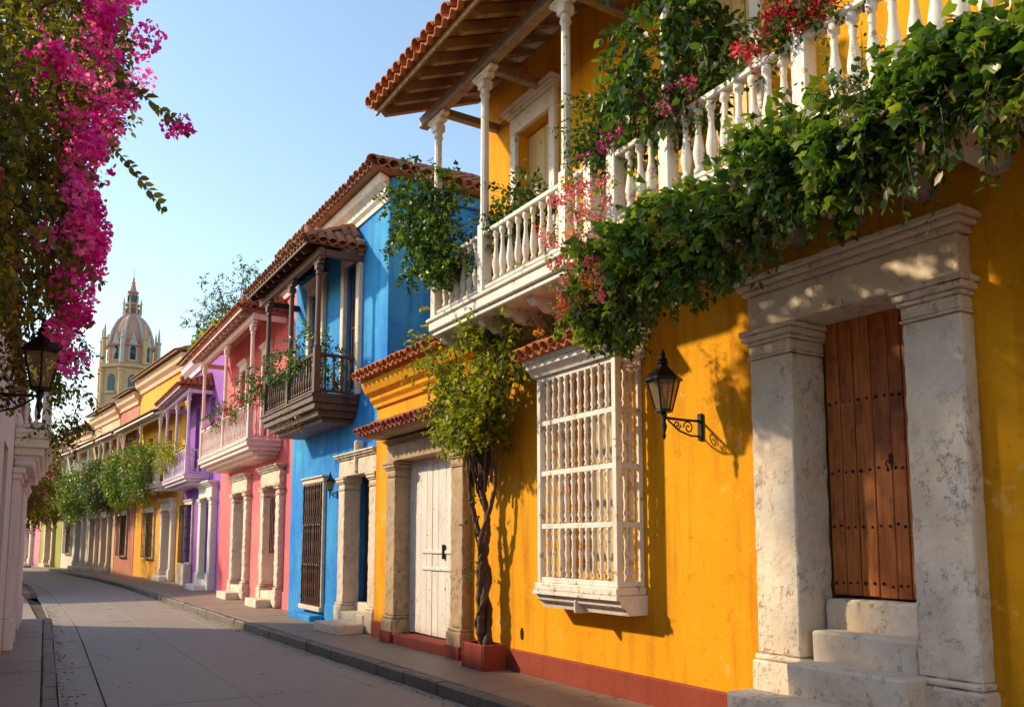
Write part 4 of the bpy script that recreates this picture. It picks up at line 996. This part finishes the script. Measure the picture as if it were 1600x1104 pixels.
# ---- ivy hanging over the near balcony
rs = RS(11); n = 1150
yy = np.concatenate([rs.uniform(1.7, 6.15, 620), rs.uniform(-2.5, 1.7, 160)]); n = len(yy)
th = rs.uniform(-1.9, 1.5, n); rr = rs.uniform(.5, 1., n)**.5
top = np.interp(yy, [2, 4, 5, 6.2], [4.66, 4.54, 4.40, 4.28]); hh = np.interp(yy, [1, 3, 4.2, 5, 5.6, 6.2], [.20, .22, .26, .42, .52, .34])
org = np.stack([4.66-.24*rr*np.cos(th), yy, top-.20+hh*.85*rr*np.sin(th)+.10*np.sin(yy*5.3)+.06*np.sin(yy*11+1)], 1)
dr = np.stack([-.6*np.cos(th)+rs.normal(0, .4, n), rs.normal(-.1, .6, n), .35*np.sin(th)+rs.normal(0, .35, n)], 1)
iv = vine('ivy', 'dense dark green ivy spilling over the white balcony above the stone portal', 'ivy', (4.6, 3.5, 4.5), 12, org, dr, rs.uniform(.18, .42, n), .06, 3.2, .112, 'ivy', 'ivy')
# trailing strands at the lower edge
n = 150; yy = rs.uniform(2.0, 6.1, n); org = np.stack([4.5+rs.uniform(-.12, .2, n), yy, np.interp(yy, [2, 4.2, 5.2, 6.2], [4.35, 4.2, 4.0, 4.1])+rs.uniform(-.15, .1, n)], 1)
P, D, Nn, S, lines = sprig_leaves(rs, org, np.stack([rs.normal(-.3, .3, n), rs.normal(0, .4, n), -np.ones(n)*.6], 1), rs.uniform(.2, .65, n), .06, 5., .085)
leaves('hanging_strands', iv, P, D, Nn, S, 'oval', 'leaf', rs); stems('stems', iv, lines, .005, 'twig', 3)
lines = []
for i in range(16):
    a = rs.uniform(1.5, 5.6); q = np.array((4.62+rs.uniform(-.08, .05), a, 4.50)); pts = [q]
    for j in range(12): q = q+np.array((rs.normal(-.012, .02), rs.normal(.06*(1 if i % 2 else -1), .04), rs.normal(-.03, .05))); pts.append(q)
    lines.append([tuple(p) for p in pts])
stems('woody_stems', iv, lines, .014, 'stem', 5)
n = 130; yy = rs.uniform(1.8, 6.1, n)
leaves('dead_leaves', iv, np.stack([4.40+rs.uniform(-.1, .2, n), yy, 4.25+rs.normal(0, .22, n)], 1), rs.normal(0, .5, (n, 3))+np.array((0, 0, -1.)), rs.normal(0, .6, (n, 3))+np.array((-1, -.4, .3)), rs.uniform(.04, .10, n), 'oval', 'dry', rs)
def clusters(parent, seed, cs, per, size, shape, mat, name='flowers', rad=.07):
    rs = RS(seed); return flower_balls(name, parent, rs, cs, rs.uniform(.7, 1.3, len(cs))*rad, per, size, shape, mat)
rs = RS(21)
fl = thing('pink_flowers', 'pink and orange blossom spilling down the end of the ivy beside the balcony brackets', 'flowers', (4.5, 6.1, 4.4))
n = 66; c = np.stack([4.36+rs.uniform(-.12, .15, n), 5.68+rs.uniform(-.15, .72, n), rs.uniform(3.65, 5.05, n)], 1); c[:, 1] -= .10*(5.05-c[:, 2])
clusters(fl, 22, c, 34, .030, 'petal', 'pinkf', 'flowers', .055)
c2 = c[:16]+rs.normal(0, .12, (16, 3)); clusters(fl, 23, c2, 30, .028, 'petal', 'oranf', 'orange_flowers', .05)
P, D, Nn, S, lines = sprig_leaves(rs, np.repeat(c, 2, 0)+rs.normal(0, .06, (2*n, 3)), rs.normal(0, 1, (2*n, 3)), np.full(2*n, .16), .05, 2., .05)
leaves('foliage', fl, P, D, Nn, S, 'oval', 'lime', rs); stems('stems', fl, lines, .004)
for i, (lab, c0, sp, cnt, mat, seed) in enumerate((
        ('magenta flowers heaped on the rail beside the balcony corner post', (4.72, 5.95, 5.48), (.10, .24, .13), 26, 'magenta', 31),
        ('pale pink geraniums on the balcony rail under the climbing plant', (4.66, 5.05, 5.42), (.10, .42, .11), 40, 'pinkf', 32),
        ('bright red and crimson geraniums massed on the balcony rail', (4.66, 3.72, 5.52), (.12, .48, .18), 60, 'redf', 33))):
    rs = RS(seed); t = thing('rail_flowers', lab, 'flowers', c0, 0, 'flowers on the balcony rails')
    c = np.array(c0)+rs.normal(0, .5, (cnt, 3))*np.array(sp)
    clusters(t, seed+5, c, 30, .030, 'petal', mat, 'flowers', .055)
    q = np.array(c0)+rs.normal(0, .55, (cnt*3, 3))*np.array(sp)-np.array((0, 0, .05))
    P, D, Nn, S, lines = sprig_leaves(rs, q, rs.normal(0, 1, (cnt*3, 3))+np.array((0, 0, .4)), np.full(cnt*3, .16), .045, 1.5, .06)
    leaves('foliage', t, P, D, Nn, S, 'oval', 'leaf', rs); stems('stems', t, lines, .004)
for lab, c0, cnt, seed in (('white blossom cluster hanging at the corner of the window hood', (5.02, 5.98, 3.62), 26, 41), ('cream blossom cluster in the ivy over the lintel', (4.30, 3.05, 4.42), 9, 42)):
    rs = RS(seed); t = thing('white_flowers', lab, 'flowers', c0)
    clusters(t, seed+5, np.array(c0)+rs.normal(0, .5, (cnt, 3))*np.array((.09, .11, .15)), 40, .022, 'petal', 'whitef', 'flowers', .05)
    P, D, Nn, S, lines = sprig_leaves(rs, np.array(c0)+rs.normal(0, .05, (12, 3))+np.array((0, 0, .1)), rs.normal(0, 1, (12, 3)), np.full(12, .3), .06, -1., .05)
    leaves('foliage', t, P, D, Nn, S, 'oval', 'leaf', rs); stems('stems', t, lines, .005)
# ---- climbing plant on the balcony post
rs = RS(51); n = 210
o1, v1 = ellips(rs, (4.80, 5.15, 5.98), (.30, .62, .62), n, .1)
vine('climbing_plant', 'climbing plant with drooping lance leaves wound round the balcony post', 'plant', (4.66, 5.12, 4.66), 52, o1, v1+rs.normal(0, .5, (n, 3)), rs.uniform(.2, .5, n), .07, 4.5, .13, 'oval', 'leaf', twig=.007)
rs = RS(53); n = 120
o1, v1 = ellips(rs, (4.85, 6.05, 5.72), (.2, .35, .34), n, .1)
vine('fern_plant', 'feathery green plant arching beside the balcony corner', 'plant', (4.85, 6.0, 4.66), 54, o1, v1+np.array((0, .2, .4))+rs.normal(0, .4, (n, 3)), rs.uniform(.2, .5, n), .04, 3., .075, 'oval', 'leaf')
# ---- creeper on the far end post of the balcony
rs = RS(61); n = 360
z = rs.uniform(0, 1, n); o1 = np.stack([4.64+rs.normal(0, .16, n), 9.45+rs.normal(0, .30, n)+(z-.3)*.5-.3*(z < .25), 5.05+z*1.5], 1)
vine('creeper', 'bright green creeper tumbling over the far end post of the white balcony', 'creeper', (4.66, 9.55, 4.66), 62, o1, rs.normal(0, 1, (n, 3))+np.array((-.2, .1, .1)), rs.uniform(.2, .5, n), .055, 4., .085, 'ivy', 'leaf', twig=.006)
rs = RS(63); n = 120
o1, v1 = ellips(rs, (4.98, 8.0, 5.55), (.18, .75, .32), n, .1)
vine('balcony_plants', 'leafy plants standing behind the white balustrade', 'plant', (5.0, 8.0, 4.66), 64, o1, rs.normal(0, .7, (n, 3))+np.array((0, 0, .4)), rs.uniform(.25, .55, n), .055, 3., .09, 'oval', 'leaf', twig=.006)
# ---- vine tree in the red planter
pl = MB()
x0, x1, y0, y1, z0, z1, tk = 5.25, 5.585, 9.18, 9.78, .14, .47, .05
pl.cbox(x0, x1, y0, y0+tk, z0, z1, .012); pl.cbox(x0, x1, y1-tk, y1, z0, z1, .012); pl.cbox(x0, x0+tk, y0+tk+.001, y1-tk-.001, z0, z1-.002, .012); pl.cbox(x1-tk, x1, y0+tk+.001, y1-tk-.001, z0, z1-.002, .012)
PT = thing('planter', 'square red planter on the sidewalk at the foot of the vine', 'planter', (5.42, 9.48, .14))
o = pl.build('box', 'red', PT); o.location = (-5.42, -9.48, -.14)
o = MB().box(x0+tk, x1-tk, y0+tk, y1-tk, .2, .42).build('soil', 'earth', PT); o.location = (-5.42, -9.48, -.14)
TV = thing('vine_tree', 'gnarled woody vine with twisted trunk growing from the red planter', 'vine', (5.43, 9.48, .4))
rs = RS(71)
def trunk(ph, r, amp, zt, top, k=40):
    pts, rad = [], []
    for i in range(k):
        f = i/(k-1.); z = .40+f*(zt-.40); w = .03*math.sin(f*5+.5)+.06*math.sin(f*2.6)
        pts.append((5.44+amp*math.cos(ph+f*9)+(top[0]-5.44)*f**3, 9.46+w+amp*math.sin(ph+f*9)+(top[1]-9.46)*f**3, z)); rad.append(r*(1-.45*f)*(1+.16*math.sin(i*1.9+ph)+.12*math.sin(i*.8+2*ph)))
    return pts, rad
m = MB()
for ph, r, amp, zt, top in ((0, 0.066, 0.046, 2.75, (5.42, 9.5)), (2.1, 0.057, 0.058, 2.9, (5.35, 9.9)), (4.2, 0.05, 0.065, 2.8, (5.36, 9.15)), (5.2, 0.038, 0.066, 2.5, (5.4, 9.6)), (1.1, 0.030, 0.098, 2.1, (5.4, 9.5))):
    m.tube(*trunk(ph, r, amp, zt, top), 8)
rough(m.build('trunk', 'stem', TV, True), .03, .006, 22.).location = (-5.43, -9.48, -.4)
lines = []
for i in range(38):
    a = np.array((5.38, 9.5+rs.uniform(-.3, .35), rs.uniform(2.4, 2.95))); e = np.array((5.15+rs.uniform(-.3, .25), 9.4+rs.uniform(-1.7, 1.25), rs.uniform(3.2, 4.7))); mid_ = (a+e)/2+np.array((0, (a[1]-e[1])*.25, .1))
    lines.append([tuple((1-t)**2*a+2*t*(1-t)*mid_+t*t*e) for t in np.linspace(0, 1, 7)])
stems('branches', TV, lines, .022, 'stem', 5)
n = 620; P0 = []
for _ in range(n):
    l_ = lines[rs.randint(len(lines))]; P0.append(np.array(l_[rs.randint(2, 7)])+rs.normal(0, (.12, .14, .13), 3))
P0 = np.array(P0); P0[:, 0] = np.minimum(P0[:, 0], 5.52)
P, D, Nn, S, ll = sprig_leaves(rs, P0, rs.normal(0, 1, (n, 3))+np.array((-.5, 0, .1)), rs.uniform(.18, .45, n), .06, 2.4, .10)
P[:, 0] = np.minimum(P[:, 0], 5.60); kp = P[:, 2] > 2.85+.25*rs.uniform(0, 1, len(P)); P, D, Nn, S = P[kp], D[kp], Nn[kp], S[kp]; ll = [l_ for l_ in ll if l_[-1][2] > 2.95]
leaves('foliage', TV, P, D, Nn, S, 'oval', 'lime', rs); stems('twigs', TV, ll, .005, 'twig', 3)
k0 = [(5.36+rs.normal(0, .03), 9.62+rs.normal(0, .05), z) for z in rs.uniform(1.2, 2.4, 14)]
P, D, Nn, S, ll = sprig_leaves(rs, np.array(k0), rs.normal(0, .6, (14, 3))+np.array((-.3, .8, 0)), np.full(14, .16), .05, 2., .06)
leaves('side_leaves', TV, P, D, Nn, S, 'oval', 'leaf', rs); stems('twigs', TV, ll, .004)
# sprays over the window hood
rs = RS(75); n = 60
o1 = np.stack([5.25+rs.uniform(-.1, .2, n), rs.uniform(6.7, 8.2, n), 4.25+rs.uniform(-.1, .25, n)], 1)
vine('hood_creeper', 'lime green creeper sprays lying on the tiled window hood', 'creeper', (5.45, 7.3, 4.0), 76, o1, rs.normal(0, 1, (n, 3))+np.array((-.4, .2, .2)), rs.uniform(.15, .35, n), .05, 3., .07, 'oval', 'lime')

# ---- bougainvillea on the left
BG = thing('bougainvillea', 'huge magenta bougainvillea hanging from the roof of the white house', 'bougainvillea', (-.2, 8.0, 5.6))
rs = RS(81); lines = []; org = []
for i in range(60):
    a = np.array((-.45+rs.uniform(-.1, .1), rs.uniform(7.2, 9.4), rs.uniform(4.1, 5.6))); e = np.array((rs.uniform(-.25, .42), a[1]+rs.uniform(-.6, .6), rs.uniform(3.3, 7.3)))
    mm = np.array((e[0]*.6, (a[1]+e[1])/2, max(a[2], e[2])+.1))
    l_ = [(1-t)**2*a+2*t*(1-t)*mm+t*t*e for t in np.linspace(0, 1, 9)]; lines.append([tuple(q) for q in l_]); org += l_[2:]
stems('branches', BG, lines, .020, 'stem', 5)
org = np.array(org); n = 1700
# volume: a curtain whose right edge follows the photo's silhouette
zz = rs.uniform(3.15, 7.4, n); yv_ = rs.uniform(7.2, 9.2, n)
edge = np.interp(zz, [3.1, 3.5, 4.0, 4.6, 5.1, 5.5, 6.0, 6.5, 7.4], [.46, .42, .56, .60, .52, .62, .90, .80, .66])*yv_/8.3
f = rs.uniform(0, 1, n)**.6
o1 = np.stack([-.32+(edge+.32-.10)*f, yv_, zz], 1)
keep = ~((zz < 3.75) & (o1[:, 0] < .33) & (yv_ < 8.6)); o1 = o1[keep]; n = len(o1)
P, D, Nn, S, ll = sprig_leaves(rs, o1, rs.normal(0, .8, (n, 3))+np.array((.35, -.5, -.1)), rs.uniform(.14, .34, n), .05, 4., .078)
leaves('foliage', BG, P, D, Nn, S, 'oval', 'bleaf', rs); stems('twigs', BG, ll, .005, 'twig', 3, 2)
# bract clusters: dense on the right edge and the top
C = []
for z0_, z1_, f0, f1, cnt in ((5.55, 7.2, .62, 1.12, 80), (4.9, 5.6, .74, 1.05, 22), (4.2, 5.0, .80, 1.06, 44), (3.75, 4.3, .86, 1.08, 18), (3.2, 3.8, .9, 1.05, 6), (4.0, 6.8, .15, .7, 12)):
    z = rs.uniform(z0_, z1_, cnt); y_ = rs.uniform(7.2, 8.9, cnt); e_ = np.interp(z, [3.1, 3.5, 4.0, 4.6, 5.1, 5.5, 6.0, 6.5, 7.4], [.46, .42, .56, .60, .52, .62, .90, .80, .66])*y_/8.3
    C.append(np.stack([-.3+(e_+.3)*rs.uniform(f0, f1, cnt), y_-.12, z], 1))
C = np.concatenate(C)
clusters(BG, 83, C, 52, .048, 'bract', 'magenta', 'flowers', .10)
c3 = np.array((.16, 6.95, 5.42))+rs.normal(0, .05, (12, 3)); clusters(BG, 84, c3, 46, .045, 'bract', 'magenta', 'flowers', .085)
n = 460
o1 = np.stack([rs.uniform(-.36, .10, n), rs.uniform(6.2, 7.5, n), rs.uniform(3.35, 6.6, n)], 1)
P, D, Nn, S, ll = sprig_leaves(rs, o1, rs.normal(0, .8, (n, 3))+np.array((.2, -.5, -.1)), rs.uniform(.14, .34, n), .05, 4., .08)
leaves('foliage', BG, P, D, Nn, S, 'oval', 'bleaf', rs); stems('twigs', BG, ll, .005, 'twig', 3, 2)
# two long shoots reaching out over the street
for (p0_, p1_, p2_, fl_) in (((.55, 7.6, 5.75), (.95, 7.7, 5.72), (1.27, 7.8, 5.52), 1), ((.50, 7.6, 5.25), (.80, 7.7, 5.08), (1.10, 7.8, 4.74), 0)):
    a, b_, c_ = map(np.array, (p0_, p1_, p2_)); pts = [(1-t)**2*a+2*t*(1-t)*b_+t*t*c_ for t in np.linspace(0, 1, 16)]
    stems('shoot', BG, [[tuple(q) for q in pts]], .010, 'stem', 5)
    P = []; D = []; Nn = []
    for i, q in enumerate(pts[2:]):
        for s in (-1, 1): P.append(q); D.append(np.array((.25, rs.normal(0, .3), s*.5-.45))); Nn.append(np.array((rs.normal(0, .4), -1, rs.normal(0, .4))))
    leaves('shoot_leaves', BG, np.array(P), np.array(D), np.array(Nn), rs.uniform(.06, .13, len(P))*(1 if fl_ else .8), 'oval', 'bleaf', rs)
    if fl_: clusters(BG, 86, np.array([pts[15], pts[13]+np.array((0, 0, -.08)), pts[14]+np.array((.02, 0, .05)), pts[12]+np.array((0, 0, -.12))]), 34, .042, 'bract', 'magenta', 'flowers', .07)
    else: clusters(BG, 87, np.array([pts[1], pts[3]]), 20, .036, 'bract', 'magenta', 'flowers', .05)
# lower right sprays of the bougainvillea
rs = RS(88); n = 110
o1 = np.stack([rs.uniform(.30, .62, n), rs.uniform(8.4, 9.4, n), rs.uniform(2.75, 3.7, n)], 1)
P, D, Nn, S, ll = sprig_leaves(rs, o1, rs.normal(0, .8, (n, 3))+np.array((.2, -.3, -.3)), rs.uniform(.15, .32, n), .05, 4., .062)
leaves('foliage', BG, P, D, Nn, S, 'oval', 'bleaf', rs); stems('twigs', BG, ll, .005, 'twig', 3)

# ---- plants on the balconies farther along
def bushy(name, label, cat, base, seed, blobs, lsz, mat, flowers=None, shape='oval', group=None, step=.06, droop=3., ln=(.2, .45)):
    t = thing(name, label, cat, base, 0, group); rs = RS(seed); O = []; V = []
    for c, r_, n_ in blobs:
        a, v = ellips(rs, c, r_, n_, .3); O.append(a); V.append(v)
    O, V = np.concatenate(O), np.concatenate(V); n = len(O)
    P, D, Nn, S, ll = sprig_leaves(rs, O, V+rs.normal(0, .5, (n, 3)), rs.uniform(*ln, n), step, droop, lsz)
    leaves('foliage', t, P, D, Nn, S, shape, mat, rs); stems('stems', t, ll, .006, 'twig', 3, 2)
    for fm, cnt, per, sz, rad in flowers or ():
        idx = rs.choice(n, cnt); clusters(t, seed+3, O[idx]+V[idx]*np.array((.15, .15, .1)), per, sz, 'petal', fm, 'flowers', rad)
    return t
bushy('balcony_plants', 'leafy plants crowding the rail of the dark wooden balcony', 'plant', (5.05, 17.0, 4.58), 91,
      [((5.05, 15.9, 5.55), (.25, .5, .35), 60), ((5.0, 17.2, 5.45), (.25, .6, .30), 60), ((4.95, 18.5, 5.35), (.3, .6, .35), 80), ((5.45, 15.55, 5.35), (.22, .25, .45), 45)], .085, 'leaf')
bushy('trailing_plant', 'dry trailing plant hanging under the dark wooden balcony', 'plant', (4.95, 17.2, 4.4), 92, [((4.95, 16.7, 4.28), (.07, .8, .14), 46)], .05, 'dry', droop=6., ln=(.15, .4))
bushy('rail_flowers', 'red flowers and greenery on the pinkish white balcony rail', 'flowers', (5.15, 23.4, 5.2), 93,
      [((5.15, 22.2, 5.32), (.18, .9, .2), 50), ((5.15, 24.5, 5.35), (.18, .8, .2), 45), ((5.1, 20.6, 5.5), (.25, .5, .3), 40)], .08, 'leaf', [('redf', 9, 30, .05, .1), ])
bushy('balcony_plants', 'yellow green plants hanging over the lilac white balcony', 'plant', (5.5, 33., 5.0), 94, [((5.45, 33.2, 5.2), (.25, 1.6, .3), 90), ((5.4, 35., 5.1), (.3, .8, .5), 50)], .10, 'lime', [('pinkf', 5, 20, .05, .1)], ln=(.3, .6))
for i, (c, r_, n_, lab) in enumerate((((5.15, 38.6, 5.0), (.65, 1.9, .95), 560, 'flowering shrub heaped over the amber house balcony'), ((4.85, 43., 5.0), (.65, 1.9, .95), 520, 'dark shrub spilling over the balcony where amber meets rust'),
        ((4.3, 47.6, 4.85), (.7, 2., 1.0), 480, 'flowering shrub hanging from the rust house balcony'), ((3.6, 53., 4.7), (.8, 2.6, 1.1), 460, 'shrub draped over the cream house balcony'), ((2.5, 59., 4.4), (1., 2.6, 1.2), 420, 'shrub draped over the far white house balcony'))):
    bushy('balcony_shrub', lab, 'shrub', (c[0], c[1], 4.2), 100+i, [(c, r_, n_), ((c[0], c[1]+.5, c[2]-.5), (r_[0]*.8, r_[1], r_[2]), n_//3)], .13+.012*i, ('ivy', 'ivy', 'leaf', 'ivy', 'bleaf')[i], [('pinkf', 20, 22, .07, .14), ('oranf', 5, 20, .07, .12)], step=.1, ln=(.3, .7), group='shrubs on the far balconies')
bushy('bougainvillea', 'dark bougainvillea with scattered pink bracts on the corner of the side street', 'bougainvillea', (.55, 34, 4.6), 110, [((.95, 34.2, 4.5), (.7, 1.8, 1.5), 480), ((.8, 38., 4.3), (.8, 2., 1.5), 320), ((1.1, 44., 3.9), (1.0, 3., 1.4), 260)], .13, 'bleaf', [('magenta', 30, 24, .08, .15), ('oranf', 6, 20, .08, .12)], step=.1, ln=(.3, .7))
# ---- tree behind the roofs
TR = thing('courtyard_tree', 'small leafed tree rising behind the tiled roof of the pink house', 'tree', (9.6, 41, 0))
rs = RS(120); m = MB(); m.tube([(9.6, 41, 0), (9.55, 41, 6), (9.4, 40.9, 10), (9.3, 40.8, 12.5)], [.25, .2, .14, .05], 8); m.build('trunk', 'stem', TR, True).location = (-9.6, -41, 0)
ls = []
for i in range(22):
    e = np.array((9.1+rs.normal(0, 1.1), 40.8+rs.normal(0, 1.2), rs.uniform(12, 15))); a = np.array((9.45, 40.9, rs.uniform(8.5, 11.5)))
    ls.append([tuple(a+(e-a)*t+np.array((0, 0, .5*t*(1-t)))) for t in np.linspace(0, 1, 6)])
stems('limbs', TR, ls, .05, 'stem', 5)
n = 520; O = np.array([np.array(ls[rs.randint(22)][rs.randint(2, 6)])+rs.normal(0, .35, 3) for _ in range(n)])
P, D, Nn, S, ll = sprig_leaves(rs, O, rs.normal(0, 1, (n, 3))+np.array((0, 0, .3)), rs.uniform(.3, .8, n), .12, 1.2, .17)
leaves('crown', TR, P, D, Nn, S, 'oval', 'leaf', rs); stems('twigs', TR, ll, .012, 'twig', 3, 2)
# ---- grass growing on the old tiles
rs = RS(125); n = 1500
yy = np.concatenate([rs.uniform(24.5, 28.3, 700), rs.uniform(28.5, 33.5, 800)]); u_ = rs.uniform(0, 1, n)
xx = np.where(yy < 28.4, 5.75, 5.9)+.9*u_; z_ = np.where(yy < 28.4, 8.5, 9.02)+.42*u_*.95
mo = thing('roof_grass', 'yellow green grass tufts sprouting from the mossy roof tiles above the pink house', 'grass', (5.8, 28.3, 8.8)); mo['kind'] = 'stuff'
leaves('blades', mo, np.stack([xx, yy, z_], 1), rs.normal(0, .45, (n, 3))+np.array((-.2, 0, 1.)), rs.normal(0, 1, (n, 3))+np.array((-1, 0, 0)), rs.uniform(.12, .32, n), 'oval', 'lime', rs)
# ---- fallen leaves in the gutters
rs = RS(130); n = 900
yy = rs.uniform(5, 26, n); sd_ = rs.uniform(0, 1, n) < .5
xx = np.array([(kerbL(q)+.02+abs(rs.normal(0, .09))) if s_ else (kerbR(q)-.02-abs(rs.normal(0, .09))) for q, s_ in zip(yy, sd_)])
sc_ = rs.uniform(0, 1, n) < .12; xx = np.where(sc_, [rs.uniform(kerbL(q)+.1, kerbR(q)-.1) for q in yy], xx)
li = leaves('leaf_litter', None, np.stack([xx, yy, np.full(n, .008)], 1), np.stack([rs.normal(0, 1, n), rs.normal(0, 1, n), rs.uniform(-.05, .12, n)], 1), np.tile((0, 0, 1.), (n, 1))+rs.normal(0, .2, (n, 3)), rs.uniform(.02, .055, n), 'oval', 'litter', rs)
li['label'] = 'dry fallen leaves scattered along the gutters of the street'; li['category'] = 'leaf litter'

for o in (Y, B, LA): o['group'] = 'colonial houses lining the street'
